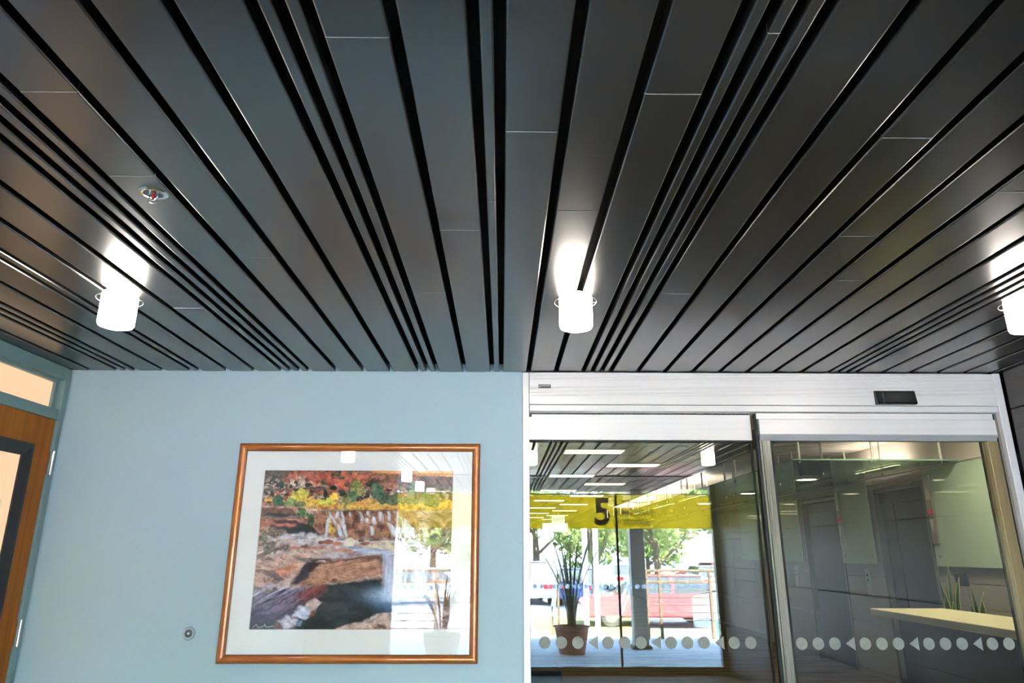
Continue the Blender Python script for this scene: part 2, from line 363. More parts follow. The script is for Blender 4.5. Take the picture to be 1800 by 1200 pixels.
# --- dots and arrows on glass
def markers(leaf, y, xs_start, xs_end, z, first, rad=.031, s=1.0, ox=0.0, m='dot'):
    """rows of three discs and one arrow, one object each"""
    d0 = None; t0 = None; x = first; k = 0
    while x < xs_end:
        for j in range(4):
            px = x + (0, .0895, .179, .2635)[j] * s
            if px - rad < xs_start or px + rad > xs_end: continue
            if j < 3:
                if d0 is None:
                    n = 28; d0 = MB().lathe([(rad, -.0007), (rad, .0007)], (0, 0, 0), 'y', n).build('dot', M[m], leaf)
                    d0.location = (px - ox, y, z); continue
                dupmesh(d0, (px - ox, y, z), leaf)
            else:
                if t0 is None:
                    t0 = MB().prism([(-.026, 0), (.024, -.034), (.024, .034)], 'y', -.0007, .0007).build('triangle', M[m], leaf); t0.location = (px - ox, y, z); continue
                dupmesh(t0, (px - ox, y, z), leaf)
        x += .3425 * s
# --- left sliding leaf (rear plane)
dl = empty('door_2', (.8, 4.07, 0), 'left sliding glass door leaf with tall white top rail', kind='structure')
OX, OY = .8, 4.07
def L(mb, n, m, p=dl, ox=OX, oy=OY):
    o = mb.build(n, m, p); o.location = (-ox, -oy, 0); return o
L(MB().box(.06, 1.462, 4.045, 4.10, 2.137, 2.2895, .003), 'top_rail', M['alu'])
br = MB()
for i in range(230):
    x = .16 + i * .00563; br.box(x, x + .0045, 4.046, 4.05, 2.2885, 2.2915 + random.random() * .003)
L(br, 'brush_seal', M['rubber'])
L(MB().box(.156, .172, 4.042, 4.06, 2.272, 2.286, .002), 'roller_block', M['plate'])
L(MB().box(.06, 1.462, 4.05, 4.095, 2.128, 2.1368), 'glazing_bead', M['rubber'])
L(MB().box(.05, .10, 4.05, 4.095, .02, 2.128, .003), 'stile', M['silver'])
L(MB().box(1.458, 1.468, 4.066, 4.080, .02, 2.128, .002), 'stile', M['rubber'])['label'] = 'black rubber meeting stile'
L(MB().box(.10, 1.425, 4.05, 4.095, .02, .20, .004), 'bottom_rail', M['alu'])
L(MB().box(.10, 1.4585, 4.069, 4.077, .20, 2.130), 'pane', M['doorglass'])
markers(dl, 4.0675 - OY, .13, 1.46, 1.041, .2335, ox=OX)
# --- right leaf (front plane)
dr = empty('door_3', (2.15, 4.02, 0), 'right glass door panel with silver stile and sloping bottom lip on its top rail', kind='structure')
def Rr(mb, n, m): return L(mb, n, m, dr, 2.15, 4.02)
Rr(MB().box(1.48, 2.874, 3.996, 4.045, 2.254, 2.290, .002), 'rail_cap', M['alu'])
Rr(MB().box(1.49, 2.872, 3.985, 4.045, 2.163, 2.2525, .003), 'top_rail', M['alu'])
Rr(MB().prism([(3.985, 2.1625), (4.045, 2.1625), (4.045, 2.13), (3.999, 2.13)], 'x', 1.49, 2.872), 'lip', M['alu_dark'])['label'] = 'grey sloping lower lip'
Rr(MB().box(1.470, 1.483, 4.0, 4.03, .02, 2.286), 'gasket', M['rubber'])
s = MB()
for a, b, d in [(1.484, 1.496, 3.992), (1.4965, 1.506, 3.987), (1.5065, 1.5235, 3.990), (1.524, 1.546, 3.995)]: s.box(a, b, d, 4.045, .02, 2.129, .0015)
Rr(s, 'stile', M['silver'])['label'] = 'ribbed silver leading stile'
Rr(MB().box(1.5465, 1.560, 4.0, 4.04, .02, 2.129), 'gasket', M['rubber'])
Rr(MB().box(2.806, 2.868, 3.99, 4.045, .02, 2.129, .003), 'stile', M['goldreflect'])['label'] = 'right-hand stile with a gold-brown reflection in its colour'
Rr(MB().box(2.8682, 2.8745, 3.99, 4.045, .02, 2.286), 'gasket', M['rubber'])
Rr(MB().box(1.56, 2.806, 3.995, 4.045, .02, .20, .004), 'bottom_rail', M['alu'])
Rr(MB().box(1.56, 2.806, 4.018, 4.026, .20, 2.131), 'pane', M['doorglass'])
markers(dr, 4.0165 - 4.02, 1.555, 2.80, 1.043, 1.607, ox=2.15)

# --- door on the left wall
d1 = empty('door_1', (XL, 3.47, 0), 'oak veneered door with a frosted lit pane on the left wall', kind='structure')
def D1(mb, n, m, p=None):
    o = mb.build(n, m, p or d1)
    o.location = (-XL, -3.47, 0) if not p else (0, 0, 0); return o
fx = XL + .016                              # frame stands a little proud of the wall
fr = MB()
fr.box(XL - .10, fx, 3.935, 3.981, 0, 2.5285, .003)                 # far jamb
fr.box(XL - .10, fx, 2.955, 3.008, 0, 2.5285, .003)                 # near jamb
fr.box(XL - .10, fx, 3.008, 3.935, 2.455, 2.5285, .003)             # head
fr.box(XL - .10, fx, 3.008, 3.935, 2.222, 2.281, .003)             # transom bar
D1(fr, 'frame', M['frameblue'])
sp = MB(); sp.box(XL - .06, XL - .018, 3.905, 3.935, 2.281, 2.455, .002); sp.box(XL - .06, XL - .012, 3.008, 3.04, 2.281, 2.455, .002); sp.box(XL - .06, XL - .012, 3.04, 3.905, 2.437, 2.455, .002)
D1(sp, 'glazing_stop', M['frameblue'])
D1(MB().box(XL - .045, XL - .035, 3.03, 3.91, 2.278, 2.445), 'transom_pane', M['peach'])
leaf = MB(); lx0, lx1 = XL - .040, XL + .004
leaf.box(lx0, lx1, 3.785, 3.930, .01, 2.2205); leaf.box(lx0, lx1, 3.012, 3.165, .01, 2.2205)
leaf.box(lx0, lx1, 3.165, 3.785, 2.060, 2.2205); leaf.box(lx0, lx1, 3.165, 3.785, .01, .30)
D1(leaf, 'leaf', M['doorwood'])
lt = MB()
def bev_frame(mb, xb, xf, y0, y1, z0, z1, wd):
    pr = [(0, xb), (0, xf - .002), (.006, xf), (.020, xf), (wd, xf - .016), (wd, xb)]
    for (ca, cb) in (((y1, z0), (y1, z1)), ((y1, z1), (y0, z1)), ((y0, z1), (y0, z0)), ((y0, z0), (y1, z0))):
        vs = []
        for c in (ca, cb):
            sy = -1 if c[0] == y1 else 1; sz = -1 if c[1] == z1 else 1
            vs += [(x, c[0] + sy * t, c[1] + sz * t) for t, x in pr]
        n = len(pr); mb.add(vs, [(i, i + 1, n + i + 1, n + i) for i in range(n - 1)])
bev_frame(lt, XL - .03, XL + .014, 3.160, 3.790, .295, 2.066, .068)
D1(lt, 'lite_frame', M['lite'])
D1(MB().box(XL - .020, XL - .012, 3.165, 3.78, .30, 2.06), 'pane', M['peach'])
t = text_mesh('lettering', 'te', .072, M['white'], d1, (.0 - .0115, 3.600 - 3.47, 1.728), (PI / 2, 0, PI / 2))
t['label'] = 'white letters te on the frosted pane'
def hinge(z):
    h = D1(MB().lathe([(.0075, -.063), (.0075, -.0205)], (XL + .020, 3.944, z), 'z', 14).lathe([(.0075, -.0195), (.0075, .0195)], (XL + .020, 3.944, z), 'z', 14).lathe([(.0075, .0205), (.0075, .063)], (XL + .020, 3.944, z), 'z', 14)
           .lathe([(.004, -.072), (.0065, -.066), (.006, -.063)], (XL + .020, 3.944, z), 'z', 14).lathe([(.006, .063), (.0065, .066), (.004, .069)], (XL + .020, 3.944, z), 'z', 14), 'hinge', M['chrome'])
    lf = MB().box(XL + .0042, XL + .0075, 3.905, 3.940, z - .062, z + .062).build('hinge_leaf', M['doorwood'], h); return h
for z in (1.982, 1.100, .22): hinge(z)
# warm room behind the frosted door: nothing shows but the glow of its pane

# --- outer entrance glazing (behind the camera, mirrored in the glass and the picture)
w1 = empty('window_1', (0.7, YO, 0), 'outer entrance glazing with a yellow film band and grey entrance lettering', kind='structure')
def W1(mb, n, m):
    o = mb.build(n, m, w1); o.location = (-.7, -YO, 0); return o
fo = MB()
fo.box(2.875, 2.95, YO - .05, YO + .05, 0, CZ, .003); fo.box(-1.47, -1.43, YO - .05, YO + .05, 0, CZ, .003)
fo.box(-1.43, 2.875, YO - .04, YO + .04, 0, .09, .003); fo.box(-1.43, 2.875, YO - .03, YO + .03, 2.512, CZ - .002, .003)
W1(fo, 'frame', M['silver'])
W1(MB().box(-1.43, 2.875, YO - .02, YO + .02, 2.272, 2.287, .003), 'transom_bar', M['alu'])
W1(MB().box(1.557, 1.583, YO - .02, YO + .02, .09, 2.27, .002), 'mullion', M['trail'])
W1(MB().box(.045, .055, YO - .01, YO + .01, .09, 2.27), 'mullion', M['trail'])
for a, b in [(-1.43, .045), (.055, 1.557), (1.583, 2.875)]:
    W1(MB().box(a, b, YO - .004, YO + .004, .09, 2.27), 'pane', M['outglass'])
    W1(MB().add([(a, YO - .0055, 1.82), (b, YO - .0055, 1.82), (b, YO - .0055, 2.269), (a, YO - .0055, 2.269)], [(0, 1, 2, 3)]), 'yellow_film', M['film'])
W1(MB().box(-1.43, 2.875, YO - .004, YO + .004, 2.287, 2.512), 'pane', M['outglass'])
text_mesh('lettering', '5', .50, M['vinyl'], w1, (1.255 - .7, .0075, 1.876), (PI / 2, 0, 0), bold=.012)
W1(MB().box(1.606, 1.612, YO + .0065, YO + .008, 1.87, 2.22), 'divider_line', M['vinyl'])
for i, tx in enumerate(['TOSH', 'MEDICAL', 'TOWER']):
    text_mesh('lettering', tx, .108, M['vinyl'], w1, (1.645 - .7, .0075, 2.125 - i * .130), (PI / 2, 0, 0), bold=.0015, sx=.98)
markers(w1, .0055, -1.40, 2.87, 1.07, -1.36, ox=.7, m='outdot')

# ================================================================== LOBBY BEYOND THE GLASS
LX0, LX1, LY0, LY1 = -1.2, 4.78, 4.13, 27.0
tag(MB().box(LX0, LX1 + .3, LY0 + .17, LY1, -.12, 0).build('floor_lobby', M['carpet']), 'brown streaked carpet on the lobby floor', kind='structure')
fm = MB(); fm.box(LX0, .05, YB + .12, YB + .17, 0, 2.9); fm.box(XR + .125, LX1 + .1, YB + .12, YB + .17, 0, 2.9); fm.box(.05, XR + .125, YB + .14, YB + .17, 2.34, 2.9)
tag(fm.build('wall_lobby_front', M['lobwall']), kind='structure')
tag(MB().box(LX0 - .1, LX0, LY0, LY1, 0, 2.9).build('wall_lobby_left', M['lobwall']), kind='structure')
tag(MB().box(LX0 - .1, LX1 + .2, LY1, LY1 + .1, 0, 2.9).build('wall_lobby_far', M['lobwall']), kind='structure')
cl = tag(MB().box(LX0, 2.8, LY0, LY1, 2.612, 2.66).build('ceiling_lobby', M['grid']), 'grey acoustic tile ceiling of the lobby seen through the glass', kind='structure')
strips = []
for k in range(7):
    strips.append((1.03, 7.85 + 2.6 * k)); strips.append((1.70, 9.12 + 2.6 * k))
strips += [(-.3, 9.12 + 2.6 * k) for k in range(4)]
tile0 = None; TS = .653
for ix in range(-1, 5):
    for iy in range(0, 34):
        cx_, cy_ = .72 + (ix - .0) * TS - .02, 4.60 + iy * TS
        if cx_ + TS / 2 > 2.8 or cy_ < 4.5: continue
        if tile0 is None:
            tile0 = MB().box(-TS / 2 + .011, TS / 2 - .011, -TS / 2 + .011, TS / 2 - .011, 0, .012, .003).build('tile', M['lobtile'], cl); tile0.location = (cx_, cy_, 2.598); continue
        dupmesh(tile0, (cx_, cy_, 2.598 + random.uniform(0, .002)), cl)
tag(MB().box(2.8, 2.84, LY0 + .1, LY1, 2.60, 2.86).build('trim_3', M['jamb']), 'dark fascia along the edge of the lobby ceiling', kind='structure')
# recessed strips
lt0 = empty('ceiling_light', (*strips[0], 2.596), 'recessed strip light nearest the door in the lobby ceiling', 'light', 'strip lights in the lobby ceiling')
o = MB().box(-.345, .345, -.155, .155, -.004, .004, .002).build('trim_frame', M['alu_dark'], lt0)
MB().box(-.325, .325, -.135, .135, -.008, -.0042).build('diffuser', M['strip'], lt0)
ordn = ['nearest', 'second', 'third', 'fourth', 'fifth', 'sixth', 'seventh']
for i, (x, y) in enumerate(strips):
    row = 'left' if x < .5 else ('middle' if x < 1.4 else 'right')
    k = (i // 2) if i < 14 else (i - 14)
    lab = f'recessed strip light, {ordn[k]} from the glass door in the {row} row of the lobby ceiling'
    if i == 0: lt0['label'] = lab
    else: copy_tree(lt0, (x, y, 2.596), lab)
# air vent tile between the strips
v = empty('ceiling_vent', (1.75, 7.5, 2.596), 'square ceiling vent beside the strip lights of the lobby', 'vent')
MB().box(-.29, .29, -.29, .29, -.006, .003, .002).build('plate', M['lobtile'], v)
for r in (.09, .16, .23):
    MB().lathe([(r, -.012), (r + .02, -.006), (r - .02, -.006)], (0, 0, 0), 'z', 24).build('ring', M['jamb'], v)
# --- elevator wall
we = tag(MB().box(LX1 + .10, LX1 + .2, LY0 + .05, LY1, 0, 2.9).build('wall_lobby_right', M['void']), 'mauve panelled elevator wall in the lobby', kind='structure')
def clad_run(ya, yb, z0=0.0):
    n = max(1, round((yb - ya) / 1.15))
    zs = [z for z in (0, .08, .645, 1.21, 1.775, 2.34, 2.43)]
    for i in range(n):
        for j in range(len(zs) - 1):
            if zs[j + 1] <= z0: continue
            MB().box(LX1, LX1 + .1, ya + (yb - ya) * i / n + .004, ya + (yb - ya) * (i + 1) / n - .004, max(zs[j], z0) + .004, zs[j + 1] - .004, .002).build('panel', M['clad'], we)
EL = [(7.97, 9.08), (10.10, 11.30)]
clad_run(4.35, 7.97); clad_run(9.08, 10.10); clad_run(11.30, 17.5); clad_run(17.5, 27.0)
clad_run(7.97, 9.08, 2.30); clad_run(10.10, 11.30, 2.30)
tag(MB().box(LX1 + .02, LX1 + .1, 4.35, LY1, 2.435, 2.86).build('wall_upper', M['pinkwall']), 'pale upper wall above the glass canopy', kind='structure')
uc = tag(MB().box(2.84, LX1 + .1, LY0, LY1, 2.83, 2.87).build('ceiling_upper', M['grid']), kind='structure')
sl0 = None
for i in range(150):
    y = 5.0 + i * .146
    if sl0 is None:
        sl0 = MB().box(2.85, LX1 + .02, -.058, .058, 0, .012, .003).build('slat', M['pinkwall'], uc); sl0.location = (0, y, 2.817)
    else: dupmesh(sl0, (0, y, 2.817), uc)
for i, (ya, yb) in enumerate(EL):
    e = empty(f'door_{4 + i}', (LX1, (ya + yb) / 2, 0), ['dark steel elevator doors behind the reception desk', 'dark steel elevator doors farther along the lobby wall'][i], kind='structure')
    h = (yb - ya) / 2
    f2 = MB(); f2.box(-.012, .10, -h, -h + .045, 0, 2.29, .003); f2.box(-.012, .10, h - .045, h, 0, 2.29, .003); f2.box(-.012, .10, -h + .045, h - .045, 2.235, 2.29, .003)
    f2.build('frame', M['jamb'], e)
    MB().box(.035, .10, -h + .045, h - .045, 2.10, 2.235).build('head_panel', M['elevdark'], e)
    q = h - .045
    for a, b, dx in (((-q, -.42 * q - .003, .050), (-.42 * q + .003, .46 * q - .003, .058), (.46 * q + .003, q, .050)), ((-q, -.05 * q - .004, .05), (-.05 * q + .004, q, .058)))[i]: MB().box(dx, dx + .03, a, b, .01, 2.10, .002).build('leaf', M['elev'], e)
# frosted glass panels with standoffs
pl = None
for i, (ya, yb) in enumerate([(6.60, 7.87), (9.14, 10.03), (11.38, 12.40), (13.0, 14.2)]):
    g = empty('frosted_screen', (LX1 - .055, (ya + yb) / 2, 1.37), ['pale green frosted glass panel above the reception counter', 'pale green frosted glass panel between the two elevators', 'pale green frosted glass panel past the farther elevator', 'pale green frosted glass panel farthest along the elevator wall'][i], 'glass panel', 'frosted glass panels on the elevator wall')
    h = (yb - ya) / 2
    MB().box(-.006, .006, -h, h, 0, 1.03, .002).build('sheet', M['frost'], g)
    for sy in (-h + .09, h - .09):
        for z in (.10, .93): MB().lathe([(.012, .052), (.012, -.010), (.009, -.014)], (0, sy, z), 'x', 14).build('standoff', M['chrome'], g, True)
# indicator bars and call plates
def indicator(y, label):
    t = empty('elevator_indicator', (LX1 - .080, y, 1.60), label, 'indicator', 'elevator indicator bars')
    MB().box(-.012, .009, -.055, .055, 0, .73, .004).build('plate', M['indic'], t)
    MB().prism([(-.04, .47), (.04, .47), (0, .60)], 'x', -.016, -.0125).build('arrow', M['arrow'], t)
    MB().prism([(-.04, .26), (.04, .26), (0, .13)], 'x', -.016, -.0125).build('arrow', M['arrow'], t)
    MB().box(-.016, -.0125, -.024, .024, .322, .352).build('display', M['reddisp'], t)['label'] = 'red lit floor display'
indicator(7.78, 'steel elevator indicator bar with red display on the panel above the counter'); indicator(9.93, 'steel elevator indicator bar with red display beside the farther elevator')
def callplate(y, label):
    t = empty('call_plate', (LX1 - .004, y, .98), label, 'call button', 'elevator call plates')
    MB().box(-.012, .003, -.065, .065, 0, .32, .005).build('plate', M['steel'], t)
    for z in (.19, .25): MB().lathe([(.016, 0), (.016, -.006), (.012, -.010)], (-.012, 0, z), 'x', 16).build('button', M['chrome'], t, True)
callplate(9.50, 'steel elevator call plate under the glass panel between the elevators'); callplate(11.80, 'steel elevator call plate past the farther elevator')
# glass canopy hung from rods
gc = empty('glass_canopy', (3.9, 10.9, 2.43), 'green tinted glass canopy hung on rods along the elevator wall', 'canopy')
ymid = 10.9
for a, b in [(7.2, 9.62), (9.63, 12.05), (12.06, 14.5), (14.51, 16.95), (16.96, 19.4), (19.41, 22.0)]:
    MB().box(3.0 - 3.9, 4.72 - 3.9, a - ymid, b - ymid, -.007, .007).build('sheet', M['canopyglass'], gc)
ed = MB()
ed.box(-.902, .82, 7.197 - ymid, 7.2005 - ymid, -.007, .007); ed.box(-.903, -.8995, 7.2 - ymid, 22.0 - ymid, -.007, .007)
ed.build('edge', M['glassedge'], gc)
MB().box(.80, .83, 7.2 - ymid, 22.0 - ymid, -.022, -.009, .003).build('wall_rail', M['alu_dark'], gc)
rod0 = None
for y in (7.32, 8.5, 9.4, 9.86, 11.0, 11.9, 12.3, 13.4, 14.3, 15.2, 16.4, 17.6, 18.8, 20.0, 21.2):
    for x in (3.12, 3.9, 4.62):
        if rod0 is None:
            rod0 = MB().lathe([(.014, .385), (.014, .02), (.020, .018), (.020, .008)], (0, 0, 0), 'z', 10).build('rod', M['rod'], gc, True)
            pin = MB().lathe([(.014, -.008), (.014, -.020), (.006, -.026)], (0, 0, 0), 'z', 10).build('pin', M['chrome'], rod0, True)
            rod0.location = (x - 3.9, y - ymid, 0)
        else:
            c = dupmesh(rod0, (x - 3.9, y - ymid, 0), gc); p = dupmesh(pin, (0, 0, 0), c)
dn = empty('downlight', (3.9, 9.0, 2.40), 'round downlight under the glass canopy nearest the doors', 'light', 'downlights under the glass canopy')
MB().lathe([(.125, .022), (.150, .012), (.150, .004), (.118, 0), (.118, .02)], (0, 0, 0), 'z', 28).build('ring', M['alu'], dn, True)
MB().lathe([(.117, .003), (.117, .008)], (0, 0, 0), 'z', 28).build('lens', M['down'], dn)
copy_tree(dn, (3.9, 11.2, 2.40), 'round downlight under the glass canopy, second from the doors'); copy_tree(dn, (3.9, 13.7, 2.40), 'round downlight under the glass canopy farthest from the doors')
def added_cove(y, lab):  # uplight added to brighten the slatted ceiling above the canopy
    cv = empty('added_uplight', (3.55, y, 2.467), lab, 'light', 'added uplights on the glass canopy')
    MB().box(-.05, .05, -.85, .85, -.03, 0, .003).build('channel', M['alu_dark'], cv); MB().box(-.04, .04, -.83, .83, .001, .012).build('tube', M['cove'], cv)
for y, lab in ((13.35, 'added uplight on the glass canopy, nearest of the four'), (15.7, 'added uplight on the glass canopy, second of the four'), (18.2, 'added uplight on the glass canopy, third of the four'), (20.7, 'added uplight on the glass canopy, farthest of the four')): added_cove(y, lab)
cv = empty('added_uplight', (4.66, 8.7, 2.49), 'small added uplight above the near end of the glass canopy', 'light', 'added uplights on the glass canopy')  # another added uplight, brightens the rods and the upper wall
MB().box(-.04, .04, -.5, .5, -.03, 0, .003).build('channel', M['alu_dark'], cv); MB().box(-.03, .03, -.48, .48, .001, .012).build('tube', M['addednearcove'], cv)
# --- reception desk
dk = empty('reception_desk', (3.3, 5.2, 0), 'dark reception desk with a cream counter top behind the right glass door', 'desk')
MB().box(3.05 - 3.3, 3.66 - 3.3, 4.32 - 5.2, 6.12 - 5.2, 1.018, 1.07, .004).build('counter_top', M['cream'], dk)
MB().box(3.22 - 3.3, 3.60 - 3.3, 4.35 - 5.2, 6.00 - 5.2, .68, 1.017, .003).build('body', M['deskbody'], dk)
MB().box(3.24 - 3.3, 3.60 - 3.3, 4.36 - 5.2, 5.985 - 5.2, .0, .679, .003).build('plinth', M['deskdark'], dk)
MB().box(3.215 - 3.3, 3.2195 - 3.3, 4.35 - 5.2, 6.0 - 5.2, .30, .675, .002).build('front_panel', M['deskbody'], dk)
bk = empty('back_counter', (4.05, 6.4, 0), 'low dark work counter behind the reception desk', 'counter')
MB().box(-.40, .30, -.9, .5, .70, .735, .004).build('top', M['deskbody'], bk); MB().box(-.36, .27, -.87, .47, 0, .699, .003).build('body', M['deskdark'], bk)
# --- snake plants
def blade(h, wd, lean, az, twist):
    n = 9; v = []; f = []; mi = []
    for i in range(n + 1):
        t = i / n; wv = wd * (0.55 + 1.1 * t if t < .35 else .94 * (1 - ((t - .35) / .65) ** 2.2)) + .0006
        cx_ = lean * t * t; a = twist * t
        for k in (-1, -.68, 0, .68, 1):
            x = wv * .5 * k; yy = .35 * abs(x) 
            v.append((cx_ + x * math.sin(a) - yy * math.cos(a), x * math.cos(a) + yy * math.sin(a), h * t))
    for i in range(n):
        for k in range(4):
            f.append((i * 5 + k, i * 5 + k + 1, (i + 1) * 5 + k + 1, (i + 1) * 5 + k)); mi.append(1 if k in (0, 3) else 0)
    ca, sa = math.cos(az), math.sin(az)
    mb = MB(); mb.v = [(x * ca - y * sa, x * sa + y * ca, z) for x, y, z in v]; mb.f = f; mb.mi = mi; return mb
def snake(loc, spec, label):
    p = empty('snake_plant', loc, label, 'plant', 'snake plants behind the counter')
    MB().lathe([(.055, 0), (.075, .12), (.082, .13), (.070, .13), (.066, .115)], (0, 0, 0), 'z', 24).build('pot', M['pot'], p, True)
    MB().lathe([(.067, .112), (.067, .116)], (0, 0, 0), 'z', 24).build('soil', M['soil'], p)
    for (dx, dy, h, wd, lean, az, tw) in spec:
        o = blade(h, wd * 1.45, lean, az, tw).build('leaf', [M['leaf'], M['leafedge']], p, True); o.location = (dx, dy, .11)
        mo = o.modifiers.new('thickness', 'SOLIDIFY'); mo.thickness = .003
snake((3.93, 6.42, .735), [(-.03, .015, .50, .052, -.07, .3, .5), (.0, 0, .60, .055, .02, .1, .3), (.03, -.01, .46, .05, .05, -.2, -.4), (-.045, 0, .34, .045, -.04, .8, .2), (.01, .03, .40, .05, -.03, -.6, .4), (-.015, -.03, .42, .05, .06, .2, .6), (.05, .02, .30, .04, .04, .5, -.3)], 'taller snake plant with yellow edged leaves behind the counter')
snake((3.94, 6.10, .735), [(.0, 0, .42, .050, -.03, .1, .3), (.025, .02, .36, .052, .05, -.3, .4), (-.03, 0, .26, .045, -.04, .4, .2), (.01, -.03, .30, .045, .02, .7, -.3)], 'shorter snake plant with yellow edged leaves behind the counter')
# --- black terminal
tm = empty('terminal', (4.15, 6.55, .735), 'small black display on a metal stem beside the snake plants', 'display')
MB().lathe([(.05, 0), (.05, .008), (.012, .012), (.010, .53)], (0, 0, 0), 'z', 16).build('stem', M['steel'], tm, True)
o = MB().box(-.012, .012, -.062, .062, 0, .115, .006).build('screen', M['blackplastic'], tm); o.location = (-.012, 0, .49); o.rotation_euler = (0, -.18, .35)
dl_ = empty('downlight', (3.35, 5.25, 2.815), 'round downlight in the ceiling over the reception desk', 'light', 'downlights over the desk')
MB().lathe([(.20, .004), (.20, -.004), (.175, -.006), (.175, 0)], (0, 0, 0), 'z', 28).build('ring', M['alu'], dl_, True)
MB().lathe([(.174, -.003), (.174, .002)], (0, 0, 0), 'z', 28).build('lens', M['desklight'], dl_)
copy_tree(dl_, (3.9, 6.5, 2.815), 'round downlight in the ceiling over the snake plants')
# --- bench, exit sign, far window
bn = empty('bench', (-.1, 7.3, 0), 'dark blue vinyl bench inside the lobby at the foot of the left glass door', 'bench')
MB().box(-.70, .66, -.28, .32, .33, .455, .02).build('seat', M['benchblue'], bn)
MB().box(-.66, .62, -.24, .28, .05, .329, .01).build('base', M['deskdark'], bn)
ex = empty('exit_sign', (1.40, 17.9, 2.30), 'green and white lit exit sign hanging from the lobby ceiling', 'exit sign')
MB().box(-.16, .16, -.02, .02, -.10, .10, .004).build('case', M['exitface'], ex)
text_mesh('lettering', 'EXIT', .13, M['exitink'], ex, (-.13, -.0225, -.045), (PI / 2, 0, 0))
MB().lathe([(.008, .10), (.008, .30)], (0, 0, 0), 'z', 8).build('stem', M['steel'], ex)
fw_ = empty('window_2', (1.98, LY1 - .01, 0), 'bright high window at the far end of the lobby', kind='structure')
MB().box(-.46, .46, -.012, 0, 2.24, 2.54).build('pane', M['daydoor'], fw_)
ff = MB(); ff.box(-.50, -.46, -.03, .0, 2.2, 2.58); ff.box(.46, .50, -.03, 0, 2.2, 2.58); ff.box(-.46, .46, -.03, 0, 2.54, 2.58); ff.box(-.46, .46, -.03, 0, 2.2, 2.24)
ff.build('frame', M['steel'], fw_)

# ================================================================== THINGS IN THE VESTIBULE
# --- ceiling lamps
lm = empty('ceiling_lamp', (.30, 2.705, CZ), 'white glowing glass cylinder ceiling lamp above the sliding door, middle of the row', 'ceiling lamp', 'cylinder lamps on the slatted ceiling')
MB().lathe([(.045, 0), (.045, -.008), (.04, -.010)], (0, 0, 0), 'z', 36).build('canopy_plate', M['lampring'], lm, True)
g = MB().lathe([(.050, -.0015), (.064, -.004), (.0685, -.012), (.0685, -.132), (.064, -.142), (.050, -.147), (.0, -.149)], (0, 0, 0), 'z', 40).build('glass_shade', M['lamp'], lm, True)
rg = MB(); rg.tube([(.087 * math.cos(k * PI / 20), .087 * math.sin(k * PI / 20), -.030) for k in range(41)], .0016, 6)
for a_ in (0, 2 * PI / 3, 4 * PI / 3): rg.tube([(.069 * math.cos(a_), .069 * math.sin(a_), -.030), (.087 * math.cos(a_), .087 * math.sin(a_), -.030)], .0014, 6)
rg.build('rim', M['lampring'], lm, True)
for x, lab in ((-1.580, 'white glowing glass cylinder ceiling lamp near the wooden door'), (2.165, 'white glowing glass cylinder ceiling lamp near the metal panelled wall')):
    copy_tree(lm, (x, 2.705, CZ), lab)
# further rows behind the view, mirrored in the glass
for x, y, lab in ((-1.58, .80, 'white glowing glass cylinder ceiling lamp above the viewer on the wooden door side'), (.30, .80, 'white glowing glass cylinder ceiling lamp above the viewer in the middle'),
                  (2.165, .80, 'white glowing glass cylinder ceiling lamp above the viewer on the metal wall side'), (-1.25, -1.25, 'white glowing glass cylinder ceiling lamp just inside the outer glazing')):
    copy_tree(lm, (x, y, CZ), lab)
# --- sprinkler
sp = empty('sprinkler', (-1.04, 1.858, CZ), 'chrome fire sprinkler head with red bulb in the slatted ceiling', 'sprinkler')
MB().lathe([(.026, -.0005), (.027, -.005), (.037, -.004), (.040, -.0015), (.040, 0)], (0, 0, 0), 'z', 36).build('escutcheon', M['chrome'], sp, True)
MB().lathe([(.0255, -.0010), (.0255, -.0002)], (0, 0, 0), 'z', 30).build('recess', M['void'], sp)
MB().lathe([(.0035, -.001), (.0045, -.012), (.0035, -.022)], (0, 0, 0), 'z', 12).build('bulb', M['redglass'], sp, True)
yk = MB()
for s_ in (-1, 1): yk.tube([(s_ * .012, 0, -.001), (s_ * .0125, 0, -.012), (s_ * .008, 0, -.022), (0, 0, -.027)], .0018, 8)
yk.build('yoke', M['chrome'], sp, True)
df = MB(); df.lathe([(.004, -.025), (.0045, -.029), (.010, -.0300), (.010, -.0310), (.003, -.0335)], (0, 0, 0), 'z', 18)
for k in range(8):
    a = k * PI / 4; df.tube([(.008 * math.cos(a), .008 * math.sin(a), -.0305), (.014 * math.cos(a), .014 * math.sin(a), -.0310)], .0014, 6)
df.build('deflector', M['steel'], sp, True)
# --- wall button / bumper
bt = empty('wall_button', (-1.662, YB, 1.093), 'round steel push button on the blue wall beside the picture', 'button')
MB().lathe([(.033, 0), (.033, -.006), (.030, -.010), (.020, -.010), (.019, -.005)], (0, 0, 0), 'y', 36).build('ring', M['steel'], bt, True)
MB().lathe([(.0188, -.001), (.0188, -.006), (.016, -.009), (0, -.010)], (0, 0, 0), 'y', 28).build('cap', M['jamb'], bt, True)
MB().lathe([(.007, -.009), (.007, -.0115), (0, -.012)], (0, 0, 0), 'y', 16).build('pin', M['chrome'], bt, True)

